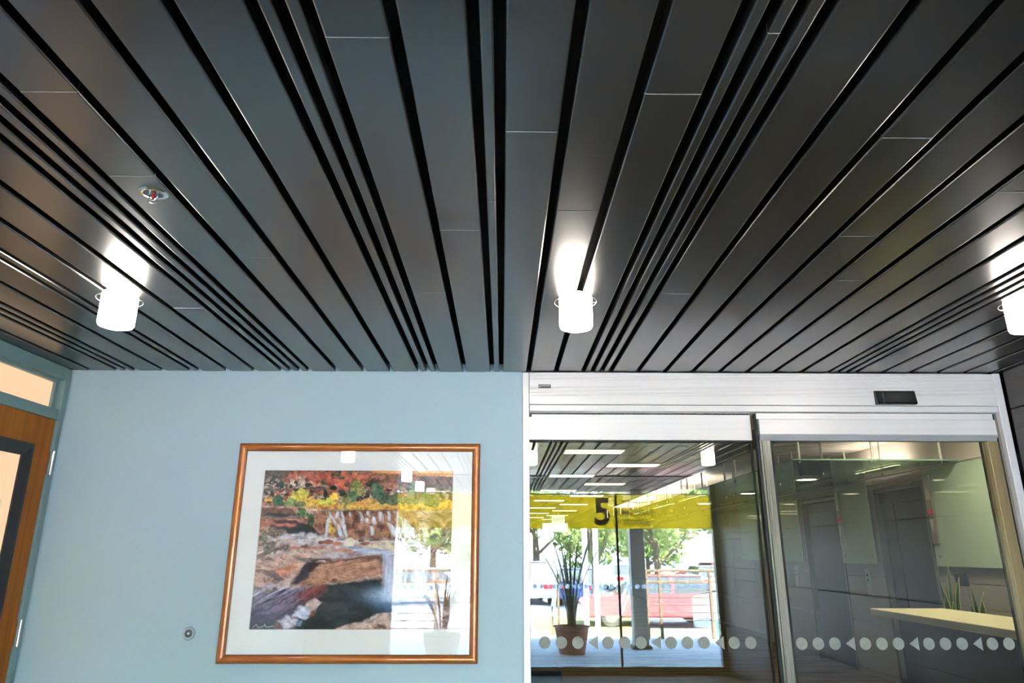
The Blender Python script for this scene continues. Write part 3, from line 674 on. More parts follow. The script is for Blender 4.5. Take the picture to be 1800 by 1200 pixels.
# --- framed picture
PX0, PX1, PZ0, PZ1 = -1.4965, -.1275, .9475, 2.1015
pcx, pcz = (PX0 + PX1) / 2, (PZ0 + PZ1) / 2
pic = empty('framed_picture', (pcx, YB, PZ0), 'large framed canyon waterfall print in a copper brown frame on the blue wall', 'picture')
pf = MB()
prof = [(0, 0, 1), (0, -.022, 1), (.004, -.028, 1), (.009, -.031, 0), (.016, -.033, 0), (.024, -.0325, 0), (.032, -.029, 0), (.038, -.024, 0), (.040, -.022, 1), (.043, -.021, 1), (.044, -.013, 1)]
W2, H2 = (PX1 - PX0) / 2, (PZ1 - PZ0)
cs = [(-W2, 0), (W2, 0), (W2, H2), (-W2, H2)]
for i in range(4):
    a, b = cs[i], cs[(i + 1) % 4]; vs = []
    for c in (a, b):
        sx = 1 if c[0] < 0 else -1; sz = 1 if c[1] == 0 else -1
        vs += [(c[0] + sx * t, y, c[1] + sz * t) for t, y, _ in prof]
    n = len(prof)
    for j in range(n - 1):
        pf.cur = 1 if prof[j][2] and prof[j + 1][2] else 0
        o_ = len(pf.v) if j == 0 else o_
        if j == 0: pf.v += vs
        pf.f.append((o_ + j, o_ + j + 1, o_ + n + j + 1, o_ + n + j)); pf.mi.append(pf.cur)
pfo = pf.build('frame', [M['copper'], M['frameedge']], pic, True); pfo.location = (0, 0, 0)
# mat board with a bevelled window
a0, a1, b0, b1 = -W2 + .040, W2 - .040, .040, H2 - .040
pr = (-1.3435 - pcx, -.2795 - pcx, 1.1135 - PZ0, 1.9495 - PZ0)
mbd = MB()
mbd.box(a0, pr[0], -.0125, -.004, b0, b1); mbd.box(pr[1], a1, -.0125, -.004, b0, b1); mbd.box(pr[0], pr[1], -.0125, -.004, b0, pr[2]); mbd.box(pr[0], pr[1], -.0125, -.004, pr[3], b1)
mbd.build('mat', M['matboard'], pic)
MB().box(a0, a1, -.0185, -.0165, b0, b1).build('glass', M['picglass'], pic)

# ---- the print: painted per vertex from noise and hand placed shapes
NX, NZ = 430, 340
def vnoise(x, y, seed):
    rs = np.random.RandomState(seed); tb = rs.rand(256, 256)
    xi = np.floor(x).astype(int); yi = np.floor(y).astype(int); fx_ = x - xi; fy_ = y - yi
    fx_ = fx_ * fx_ * (3 - 2 * fx_); fy_ = fy_ * fy_ * (3 - 2 * fy_)
    g_ = lambda a, b: tb[a % 256, b % 256]
    return (g_(xi, yi) * (1 - fx_) + g_(xi + 1, yi) * fx_) * (1 - fy_) + (g_(xi, yi + 1) * (1 - fx_) + g_(xi + 1, yi + 1) * fx_) * fy_
def fbm(x, y, seed, o=5):
    s_ = 0; a = .5; t_ = 0
    for k in range(o): s_ = s_ + a * vnoise(x * 2 ** k + 17 * k, y * 2 ** k + 31 * k, seed + k); t_ += a; a *= .58
    return np.clip((s_ / t_ - .5) * 1.9 + .5, 0, 1)
S, T = np.meshgrid(np.linspace(0, 1, NX), np.linspace(0, 1, NZ))     # s to the right, t downward
def lin(c): c = np.array(c) / 255.0; return np.where(c <= .04045, c / 12.92, ((c + .055) / 1.055) ** 2.4)
img = np.zeros((NZ, NX, 3))
G1 = fbm(S * 46, T * 40, 901); G2 = fbm(S * 90, T * 80, 905, 3); WX = fbm(S * 6, T * 6, 911, 4) - .5; WY = fbm(S * 6, T * 6, 917, 4) - .5
def mixin(mask, col):
    global img
    mask = np.clip(mask, 0, 1)[..., None]; img = img * (1 - mask) + np.asarray(col) * mask
def poly(pts, soft=.005, jag=.0, sd=1):
    """soft mask of a polygon with a ragged outline"""
    x = S + jag * (fbm(S * 22, T * 22, sd * 3 + 200) - .5); y = T + jag * (fbm(S * 22, T * 22, sd * 3 + 300) - .5)
    inside = np.zeros(S.shape, bool); dist = np.full(S.shape, 9.0); n = len(pts)
    for i in range(n):
        (x1, y1), (x2, y2) = pts[i], pts[(i + 1) % n]
        inside ^= ((y1 > y) != (y2 > y)) & (x < (x2 - x1) * (y - y1) / (y2 - y1 + 1e-12) + x1)
        dx, dy = x2 - x1, y2 - y1; tt = np.clip(((x - x1) * dx + (y - y1) * dy) / (dx * dx + dy * dy + 1e-12), 0, 1)
        dist = np.minimum(dist, np.hypot(x - x1 - tt * dx, y - y1 - tt * dy))
    return np.clip(np.where(inside, dist, -dist) / soft * .5 + .5, 0, 1)
def blob(cx_, cy_, rx, ry, sd, jag=.8):
    d = ((S - cx_) / rx) ** 2 + ((T - cy_) / ry) ** 2 + jag * (fbm(S * 50, T * 45, sd % 700, 3) - .5) * 1.6
    return np.clip((1 - d) * 4, 0, 1)
def pal(a, *cs):
    a = np.clip(a, 0, .9999) * (len(cs) - 1); i = a.astype(int); f_ = (a - i)[..., None]; L_ = np.array([lin(c) for c in cs]); return L_[i] * (1 - f_) + L_[i + 1] * f_
def strata(slope, fr, sd, *cs, wob=.10, sq=4.0):
    """bedded rock: bands along a slope with dark partings, ledge shadows and broken lumps"""
    t_ = T - slope * S + wob * WY + .25 * wob * (fbm(S * 20, T * 20, sd + 5, 3) - .5)
    b_ = fbm(S * sq + t_ * 3, t_ * fr, sd, 5); c_ = fbm(S * sq * 3, t_ * fr * 2.3, sd + 40, 4)
    v_ = pal(b_ * .7 + c_ * .3, *cs) * (.72 + .56 * G1)[..., None]
    cr = np.clip(1 - np.abs(c_ - .42) / .055, 0, 1) * (fbm(S * sq * 2, t_ * fr, sd + 60, 3) > .42)
    dk = np.clip((fbm(S * sq * .7, t_ * fr * .8, sd + 80, 4) - .60) * 5, 0, 1)
    return v_ * (1 - .72 * cr[..., None]) * (1 - .6 * dk[..., None])
def put(m_, layer):
    global img
    img = img * (1 - m_[..., None]) + layer * m_[..., None]
# red hillside with scrub
put(np.ones(S.shape), strata(.16, 26, 11, (98, 52, 44), (176, 82, 58), (214, 112, 74), (150, 84, 66), (206, 130, 98), sq=7))
mixin((fbm(S * 34, T * 40, 12) - .60) * 7, lin((84, 84, 66)) * (.7 + .6 * G2)[..., None]); mixin((fbm(S * 50, T * 46, 13) - .68) * 8, lin((56, 52, 48)))
mixin(poly([(.10, .02), (.34, .03), (.48, .085), (.28, .08), (.08, .05)], .02, .05, 2) * .7, lin((214, 92, 62)) * (.75 + .5 * G1)[..., None])
mixin(blob(.03, .03, .09, .06, 17, .5) * .85, lin((96, 90, 80)) * (.7 + .6 * G2)[..., None])
mixin(poly([(.50, .01), (.80, .03), (1.02, .05), (1.02, .20), (.74, .12)], .03, .06, 4) * .6, lin((128, 98, 88)) * (.6 + .8 * G1)[..., None])
mixin(poly([(.46, -.02), (1.02, -.02), (1.02, .045), (.80, .028), (.60, .018)], .006, .012, 3), pal(S * 1.4 - .6, (240, 150, 58), (252, 186, 92)))
# pale boulders and scree
m_ = poly([(-.02, .075), (.10, .055), (.24, .07), (.36, .10), (.20, .125), (-.02, .12)], .02, .05, 5)
mixin(m_ * (fbm(S * 40, T * 42, 20, 3) > .40), pal(G2, (150, 122, 104), (214, 190, 168), (236, 218, 200))); mixin(m_ * (fbm(S * 48, T * 48, 22, 3) > .62), lin((66, 56, 54)))
mixin(poly([(-.02, .125), (.12, .128), (.33, .105), (.31, .12), (.14, .142), (-.02, .14)], .006, .02, 5), lin((56, 48, 48)))
m_ = poly([(-.02, .14), (.4, .14), (.75, .10), (1.02, .14), (1.02, .24), (-.02, .22)], .03, .05, 6)
mixin(m_ * (fbm(S * 52, T * 52, 24, 3) > .50) * .85, pal(G2, (146, 110, 106), (190, 164, 158), (220, 200, 194))); mixin(m_ * (fbm(S * 60, T * 56, 26, 3) > .62), lin((70, 60, 60)))
mixin(poly([(.12, .15), (.36, .13), (.37, .155), (.20, .18)], .015, .04, 6) * .75, lin((196, 96, 66)) * (.7 + .6 * G1)[..., None])
for (x, y, rx, ry) in [(.085, .10, .024, .022), (.145, .112, .012, .014), (.235, .10, .02, .012), (.26, .145, .014, .022), (.37, .12, .02, .018), (.42, .15, .014, .02), (.57, .10, .03, .022), (.33, .155, .012, .024), (.05, .155, .014, .016)]: mixin(blob(x, y, rx, ry, int(x * 900)), lin((52, 66, 58)) * (.6 + .8 * G2)[..., None])
# autumn trees
mixin(poly([(.04, .20), (.30, .205), (.60, .212), (1.02, .20), (1.02, .262), (.60, .262), (.30, .255), (.10, .235)], .008, .03, 31), pal(G1, (176, 104, 40), (226, 160, 48), (246, 196, 60), (150, 140, 84)))
for (x, y, rx, ry, c) in [(.20, .155, .038, .030, (214, 204, 40)), (.19, .185, .055, .035, (226, 206, 44)), (.25, .205, .055, .028, (244, 196, 50)), (.37, .185, .036, .034, (244, 190, 46)), (.34, .21, .04, .024, (206, 206, 50)), (.05, .197, .036, .014, (244, 176, 50)),
                          (.09, .205, .034, .040, (52, 100, 66)), (.15, .215, .035, .026, (140, 156, 84)), (.20, .222, .035, .02, (140, 132, 76)), (.49, .10, .028, .028, (140, 152, 72)), (.50, .135, .035, .04, (160, 158, 84)), (.47, .175, .028, .04, (92, 134, 96)), (.44, .20, .03, .03, (150, 150, 74)),
                          (.60, .135, .035, .05, (84, 122, 92)), (.63, .18, .04, .04, (74, 108, 82)), (.70, .19, .05, .04, (104, 122, 92)), (.56, .205, .04, .022, (216, 160, 70)), (.52, .222, .045, .014, (244, 170, 60)), (.78, .20, .06, .04, (120, 130, 90)), (.88, .19, .06, .05, (110, 126, 84)), (.80, .12, .04, .05, (96, 116, 84))]:
    mixin(blob(x, y, rx, ry, int(x * 1000 + y * 300)), lin(c) * (.50 + .95 * fbm(S * 70, T * 64, int(x * 377), 3))[..., None])
# ledge country
led = poly([(-.02, .228), (.10, .238), (.28, .252), (.30, .262), (1.02, .262), (1.02, 1.02), (-.02, 1.02)], .004, .008, 7)
put(led, strata(.03, 40, 41, (92, 62, 60), (172, 116, 98), (222, 192, 180), (196, 148, 130), (232, 214, 212), (156, 112, 112), sq=4))
mixin(led * (T > .40) * np.clip((fbm(S * 5, T * 34, 48, 4) - .58) * 7, 0, 1) * .65, pal(G1, (150, 140, 172), (206, 202, 224)))
mixin(led * np.clip((fbm(S * 6, T * 40, 46, 4) - .60) * 7, 0, 1) * .7, lin((206, 108, 72)) * (.7 + .6 * G1)[..., None])
# cliff behind the upper falls
m_ = poly([(.30, .262), (.80, .262), (.86, .46), (.26, .46), (.28, .33)], .005, .012, 8)
put(m_, pal(fbm(S * 34, T * 22, 51), (84, 54, 48), (146, 94, 74), (196, 136, 102), (168, 110, 84)) * (.7 + .6 * G1)[..., None])
mixin(m_ * np.clip(1 - np.abs(fbm(S * 4, T * 60, 53, 3) - .5) / .05, 0, 1) * .6, lin((64, 44, 42)))
# undercut ledges at the upper left
for pts, c in [([(.0, .245), (.14, .25), (.19, .285), (.13, .30), (.0, .285)], (130, 78, 60)), ([(.03, .285), (.19, .292), (.12, .31), (.0, .30)], (60, 46, 46)), ([(.05, .325), (.14, .325), (.27, .365), (.31, .40), (.16, .415), (.10, .385), (.02, .37)], (70, 54, 54)), ([(.16, .365), (.26, .365), (.33, .42), (.22, .44)], (52, 48, 54)),
               ([(.0, .325), (.07, .33), (.09, .365), (.0, .38)], (196, 110, 76)), ([(.08, .352), (.18, .355), (.16, .372), (.09, .37)], (206, 104, 66)), ([(.0, .385), (.12, .39), (.20, .43), (.04, .43)], (120, 96, 92))]: mixin(poly(pts, .006, .022, 9), lin(c) * (.55 + .9 * G1)[..., None])
for (x, y, rx, ry, c) in [(.21, .275, .02, .03, (96, 140, 72)), (.235, .295, .028, .016, (92, 136, 78)), (.265, .33, .018, .036, (66, 104, 64)), (.365, .365, .012, .03, (226, 184, 40)), (.38, .395, .026, .016, (222, 180, 60)), (.27, .432, .028, .02, (138, 104, 74)), (.39, .452, .03, .024, (166, 138, 100)),
                          (.07, .505, .042, .042, (120, 104, 90)), (.14, .50, .024, .026, (134, 108, 98)), (.05, .40, .04, .022, (150, 126, 96)), (.11, .41, .04, .02, (132, 108, 88)), (.02, .45, .025, .03, (116, 112, 92)), (.245, .49, .018, .014, (104, 84, 70))]: mixin(blob(x, y, rx, ry, int(x * 1700 + y * 91), 1.0) * .95, lin(c) * (.4 + 1.1 * G2)[..., None])
# pale stream bed and boulders
mixin(poly([(.10, .43), (.30, .41), (.42, .45), (.58, .45), (.78, .455), (.92, .47), (.90, .49), (.62, .49), (.50, .485), (.30, .475), (.12, .455)], .012, .03, 10) * np.clip(.35 + G1, 0, 1), pal(fbm(S * 14, T * 60, 77, 4), (140, 124, 140), (214, 206, 220), (238, 236, 244)))
mixin(poly([(.50, .475), (.66, .465), (.82, .50), (.80, .525), (.58, .525)], .008, .025, 11), pal(G1, (176, 146, 122), (226, 202, 178), (238, 222, 204)))
mixin(blob(.475, .472, .031, .036, 71, .25), pal(G1, (196, 170, 150), (238, 220, 202), (244, 232, 220)))
for (x, y, rx, ry, c) in [(.55, .475, .025, .016, (160, 106, 80)), (.36, .465, .03, .016, (150, 88, 64)), (.41, .475, .026, .013, (206, 120, 90)), (.325, .468, .018, .012, (120, 74, 60)), (.60, .45, .03, .010, (120, 92, 84)), (.53, .455, .014, .01, (96, 80, 80))]: mixin(blob(x, y, rx, ry, int(x * 500), .4), lin(c) * (.6 + .8 * G1)[..., None])
mixin(poly([(.44, .50), (.60, .50), (.74, .535), (.62, .55), (.52, .53)], .008, .02, 12), pal(fbm(S * 10, T * 70, 79, 3), (110, 130, 176), (176, 190, 224), (214, 222, 240)))
# waterfalls
def fall(x0, y0, x1, y1, w0, w1, str_=1.0, sd=80, c=(226, 232, 248)):
    tt = np.clip((T - y0) / (y1 - y0), 0, 1); cxx = x0 + (x1 - x0) * tt ** .8 + .006 * (fbm(S * 3, T * 30, sd, 3) - .5); ww = w0 + (w1 - w0) * tt
    m__ = np.clip(1.3 - (np.abs(S - cxx) / ww) ** 2, 0, 1) * np.clip((T - y0) / .008, 0, 1) * np.clip((y1 - T) / .02, 0, 1)
    mixin(m__ * str_ * np.clip(.10 + 1.15 * fbm(S * 90, T * 5, sd, 3), 0, 1), lin(c))
for a in [(.345, .266, .36, .32, .012, .014), (.395, .266, .41, .31, .010, .010), (.42, .266, .445, .40, .006, .010), (.455, .268, .47, .31, .005, .006), (.36, .305, .345, .445, .010, .008), (.365, .295, .435, .445, .008, .014),
          (.40, .30, .46, .445, .006, .012), (.515, .268, .535, .345, .007, .012), (.555, .266, .565, .31, .008, .007), (.585, .30, .60, .36, .008, .016), (.62, .268, .63, .34, .012, .014), (.66, .266, .672, .34, .007, .010), (.70, .266, .745, .42, .014, .034),
          (.73, .30, .79, .445, .012, .042), (.575, .36, .59, .43, .008, .012), (.66, .34, .72, .44, .010, .026), (.40, .268, .39, .33, .007, .009), (.545, .31, .56, .35, .012, .010)]: fall(*a, sd=int(a[0] * 499))
# big overhang and dark pool
ov = poly([(.24, .60), (.40, .585), (.64, .535), (.655, .66), (.52, .70), (.34, .72), (.24, .735)], .006, .016, 13)
put(ov, strata(-.22, 44, 55, (78, 46, 42), (150, 92, 72), (206, 150, 122), (176, 112, 88), (226, 182, 158), sq=3, wob=.05))
mixin(poly([(.26, .585), (.34, .60), (.28, .66), (.23, .72), (.19, .74), (.21, .66)], .008, .02, 14), lin((64, 50, 60)) * (.6 + .8 * G1)[..., None])
put(poly([(-.01, .545), (.16, .555), (.25, .60), (.20, .69), (.06, .73), (-.01, .73)], .008, .03, 15), strata(.45, 30, 57, (104, 60, 52), (196, 138, 114), (222, 176, 156), (170, 108, 88), sq=6))
mixin(poly([(.09, .635), (.21, .60), (.21, .65), (.14, .68)], .008, .03, 15) * .85, lin((222, 130, 78)) * (.6 + .8 * G1)[..., None])
pool = poly([(.34, .735), (.56, .70), (.76, .68), (.80, .90), (.64, .905), (.55, .955), (.42, 1.02), (.12, 1.02), (.30, .86)], .008, .014, 16)
put(pool, pal(fbm(S * 9, T * 14, 58, 3), (34, 38, 42), (50, 55, 58), (72, 78, 82)))
put(poly([(-.01, .78), (.20, .74), (.34, .73), (.37, .76), (.28, .86), (.22, 1.02), (-.01, 1.02)], .01, .03, 17), strata(-.75, 34, 59, (46, 38, 50), (104, 76, 96), (146, 118, 150), (84, 58, 70), (176, 150, 184), sq=4, wob=.06))
mixin(poly([(-.01, .77), (.14, .74), (.25, .745), (.12, .83), (-.01, .85)], .015, .03, 18) * np.clip(fbm(S * 9 + T * 7, T * 60 + S * 40, 60, 3) * 2 - .55, 0, 1), pal(G1, (180, 172, 216), (232, 228, 246)))
mixin(poly([(.24, .765), (.33, .725), (.37, .755), (.30, .80), (.22, .82)], .012, .03, 19) * .85, lin((146, 66, 60)) * (.6 + .8 * G1)[..., None])
for pts, c in [([(.27, .84), (.31, .815), (.345, .835), (.32, .89), (.25, .88)], (206, 172, 172)), ([(.24, .86), (.31, .88), (.28, .93), (.21, .92)], (206, 208, 234)), ([(.14, .945), (.18, .92), (.25, .94), (.24, .97), (.17, .99)], (216, 204, 220)), ([(.13, .96), (.17, .965), (.17, 1.0), (.13, .985)], (176, 108, 86)), ([(.30, .88), (.325, .885), (.29, .925), (.28, .91)], (150, 86, 66)), ([(.24, .945), (.27, .94), (.265, .975), (.25, .975)], (120, 150, 200))]: mixin(poly(pts, .005, .02, 20), lin(c) * (.6 + .8 * G1)[..., None])
mixin(poly([(-.01, .88), (.12, .90), (.16, 1.01), (-.01, 1.01)], .03, .04, 21) * .75, lin((46, 44, 40)) * (.6 + .8 * G2)[..., None])
sig = np.zeros(S.shape)
for (x0_, y0_, x1_, y1_) in [(.02, .985, .035, .965), (.035, .965, .045, .985), (.05, .985, .075, .975), (.075, .965, .085, .985), (.09, .982, .125, .976)]:
    tt = np.clip(((S - x0_) * (x1_ - x0_) + (T - y0_) * (y1_ - y0_)) / ((x1_ - x0_) ** 2 + (y1_ - y0_) ** 2), 0, 1); sig = np.maximum(sig, np.hypot(S - x0_ - tt * (x1_ - x0_), T - y0_ - tt * (y1_ - y0_)) < .0022)
mixin(sig * .7, lin((214, 210, 200)))
# lower fall with blue mist
put(poly([(.63, .545), (.92, .545), (.90, .72), (.66, .72)], .012, .02, 22), pal(fbm(S * 20, T * 26, 63), (64, 52, 50), (130, 100, 82), (176, 132, 100)))
for a in [(.668, .53, .68, .84, .024, .030), (.70, .55, .71, .84, .022, .026), (.76, .60, .745, .83, .024, .030), (.83, .55, .80, .82, .022, .030), (.865, .53, .85, .80, .016, .026), (.72, .62, .73, .84, .02, .03)]: fall(*a, sd=int(a[0] * 477), c=(210, 218, 250))
mixin(poly([(.62, .80), (.92, .80), (.92, .90), (.66, .90)], .05, .03, 23) * .55, lin((74, 112, 168)))
dm = ((S - .745) / .17) ** 2 + ((T - .80) / .055) ** 2; mixin(np.exp(-dm * 1.3) * .9 * (.75 + .35 * G1), lin((150, 194, 252)))
dm = ((S - .74) / .10) ** 2 + ((T - .785) / .04) ** 2; mixin(np.exp(-dm * 1.2) * .9, lin((226, 238, 254)))
# foreground rock
put(poly([(.36, 1.02), (.46, .975), (.60, .955), (.66, .905), (.80, .885), (1.02, .86), (1.02, 1.02)], .006, .02, 24), pal(fbm(S * 26, T * 40, 61), (112, 76, 74), (176, 134, 128), (222, 186, 178), (198, 156, 150)) * (.75 + .5 * G1)[..., None])
# right bank
put(poly([(.90, .27), (1.02, .27), (1.02, .88), (.92, .88), (.93, .60), (.86, .48)], .015, .03, 25), strata(.05, 30, 65, (80, 58, 50), (150, 108, 84), (190, 146, 116), sq=5))
gr_ = img.mean(-1, keepdims=True); img = gr_ + (img - gr_) * .84
img = np.clip(img * (.86 + .28 * G2[..., None]), .004, 1)
xs = np.linspace(pr[0] - .004, pr[1] + .004, NX); zs = np.linspace(pr[3] + .004, pr[2] - .004, NZ)
gv = np.zeros((NZ, NX, 3)); gv[..., 0] = xs[None, :]; gv[..., 1] = -.0035; gv[..., 2] = zs[:, None]
idx = np.arange(NX * NZ).reshape(NZ, NX)
fc = np.stack([idx[:-1, :-1], idx[1:, :-1], idx[1:, 1:], idx[:-1, 1:]], -1).reshape(-1, 4)
me = bpy.data.meshes.new('print'); me.from_pydata(gv.reshape(-1, 3).tolist(), [], fc.tolist())
ca = me.color_attributes.new('ink', 'FLOAT_COLOR', 'POINT')
rgba = np.ones((NX * NZ, 4), np.float32); rgba[:, :3] = img.reshape(-1, 3); ca.data.foreach_set('color', rgba.ravel())
mp_ = bpy.data.materials.new('printed_photo'); mp_.use_nodes = True
an = mp_.node_tree.nodes.new('ShaderNodeVertexColor'); an.layer_name = 'ink'
bs = mp_.node_tree.nodes['Principled BSDF']; bs.inputs['Roughness'].default_value = .6; bs.inputs['Specular IOR Level'].default_value = .2
mp_.node_tree.links.new(an.outputs[0], bs.inputs['Base Color'])
me.materials.append(mp_); po = bpy.data.objects.new('print', me); COL.objects.link(po); po.parent = pic
po['label'] = 'colour print of a waterfall in a red rock canyon'

# ================================================================== OUTDOORS (behind the viewer; mirrored in the glass)
tag(MB().box(-30, 40, -5.9, YO - .12, -.12, -.002).build('pavement', M['pave']), 'concrete platform outside the entrance', kind='structure')
tag(MB().box(-150, 170, -220, -5.9, -.75, -.60).build('parking_ground', M['lot']), kind='structure')
cn = tag(MB().box(-4.6, 4.4, -4.45, YO - .10, CZ + .050, CZ + .30).build('ceiling_canopy', M['void']), 'slatted canopy outside the entrance', kind='structure')
for i in range(len(gaps) - 1):
    xa = X0 + gaps[i] * U + HG; xb = X0 + gaps[i + 1] * U - HG; slat(xa, xb, -4.43, YO - .12, CZ, cn, 'slatout')
tag(MB().box(-6, 12, YO - .09, 30, 2.90, 3.05).build('sun_block_roof', M['lobwall']), kind='structure')  # unseen slab over the rooms, added to block sun and sky
ow = MB(); ow.box(-9, XL - .12, YO - .10, YO - .02, 0, 3.0); ow.box(XR + .12, 12, YO - .10, YO - .02, 0, 3.0); ow.box(XL - .1, XR + .12, YO - .10, YO - .02, CZ + .05, 3.0)
tag(ow.build('wall_outer', M['brick']), kind='structure')
# left-out corners of the building shell that keep the sun out
sh = MB(); sh.box(-6.1, -6, YO, 30, 0, 3.0); sh.box(12, 12.1, YO, 30, 0, 3.0); sh.box(-6, 12, 30, 30.1, 0, 3.0)
tag(sh.build('wall_shell', M['lobwall']), kind='structure')
for x, y, lab in ((-1.25, -2.75, 'glowing cylinder lamp under the outer canopy nearer the glazing'), (-1.2, -3.9, 'glowing cylinder lamp under the outer canopy nearer the railing')): copy_tree(lm, (x, y, CZ), lab)
# column, poles
c_ = empty('canopy_column', (2.29, -4.22, 0), 'square grey column holding the outer canopy beside the steps', 'column')
MB().box(-.12, .12, -.12, .12, 0, CZ + .05, .01).build('shaft', M['column'], c_); MB().box(-.16, .16, -.16, .16, 0, .05, .008).build('base', M['trail'], c_)
for i, x in enumerate((2.30, 2.60)):
    p = empty('lamp_pole', (x, -12.0, -.6), ['white pole standing at the lawn edge, nearer the steps', 'white pole standing at the lawn edge, nearer the column'][i], 'pole', 'white poles by the lawn')
    MB().lathe([(.075, 0), (.075, 4.2), (.05, 4.25)], (0, 0, 0), 'z', 14).build('shaft', M['pole'], p, True); MB().lathe([(.13, 0), (.13, .06), (.09, .08)], (0, 0, 0), 'z', 14).build('base', M['pole'], p, True)
# railings
def railing(xa, xb, posts, label):
    r = empty('railing', ((xa + xb) / 2, -5.5, 0), label, 'railing', 'railings at the platform edge'); ox = (xa + xb) / 2
    for z in (1.187, .985): MB().box(xa - ox, xb - ox, -.02, .02, z - .026, z + .018, .006).build('rail', M['trail'], r)
    for z in (.84, .71, .58, .45, .32, .19): MB().tube([(xa - ox, 0, z), (xb - ox, 0, z)], .009, 6).build('cable', M['trail'], r)
    for x in posts: MB().box(x - .025 - ox, x + .025 - ox, -.025, .025, 0, 1.17, .003).build('post', M['trail'], r)
railing(2.60, 6.6, (2.68, 2.93, 3.87, 4.8, 5.7, 6.5), 'brown cable railing on the platform at the column side of the steps')
railing(-2.9, .45, (-2.8, -1.2, .40), 'brown cable railing on the platform at the wooden door side of the steps')
for i, x in enumerate((1.05, 2.45)):
    h = empty('handrail', (x, -5.6, 0), ['sloping stair handrail at the side of the steps away from the column', 'sloping stair handrail at the column side of the steps'][i], 'handrail', 'handrails of the entrance steps')
    MB().tube([(0, .1, 1.14), (0, 0, 1.14), (0, -1.7, .42), (0, -1.75, .2)], .032, 8).build('rail', M['pole'], h, True)
    MB().tube([(0, .05, .95), (0, -1.65, .24)], .022, 8).build('rail', M['pole'], h, True)
    for y, z in ((0, 1.13), (-1.6, .46)): MB().box(-.02, .02, y - .02, y + .02, z - 1.13 if y == 0 else -.6, z).build('post', M['trail'], h)
stp = empty('steps', (1.75, -5.9, -.6), 'concrete steps down from the platform to the parking area', 'steps')
for k in range(3): MB().box(-.65, .65, -.35 * (k + 1), -.35 * k, 0, .45 - .15 * k, .01).build('tread', M['pave'], stp)
tag(MB().box(1.0, 4.3, -16.5, -10.5, -.60, -.57).build('lawn', M['lawn']), kind='structure')
# spiky plants in planters
def spiky(loc, n, h, label, spread):
    p = empty('spiky_plant', loc, label, 'plant')
    MB().lathe([(.20, 0), (.27, .38), (.30, .40), (.25, .40), (.24, .36)], (0, 0, 0), 'z', 24).build('pot', M['planter'], p, True)
    MB().lathe([(.238, .35), (.238, .36)], (0, 0, 0), 'z', 24).build('soil', M['soil'], p)
    for i in range(n):
        az = 2.4 * i; ln = h * random.uniform(.72, 1.0)
        o = blade(ln, .034, spread * random.uniform(.4, 1.2), az, 0).build('leaf', M['agave'], p, True); o.location = (.06 * math.cos(az), .06 * math.sin(az), .35)
        mo = o.modifiers.new('thickness', 'SOLIDIFY'); mo.thickness = .006
spiky((1.10, -3.6, 0), 11, 1.75, 'tall spiky leaved plant in a clay pot outside the entrance glass', .55)
spiky((-.85, -2.7, 0), 12, .85, 'low spiky leaved plant in a clay pot outside the entrance glass', .45)
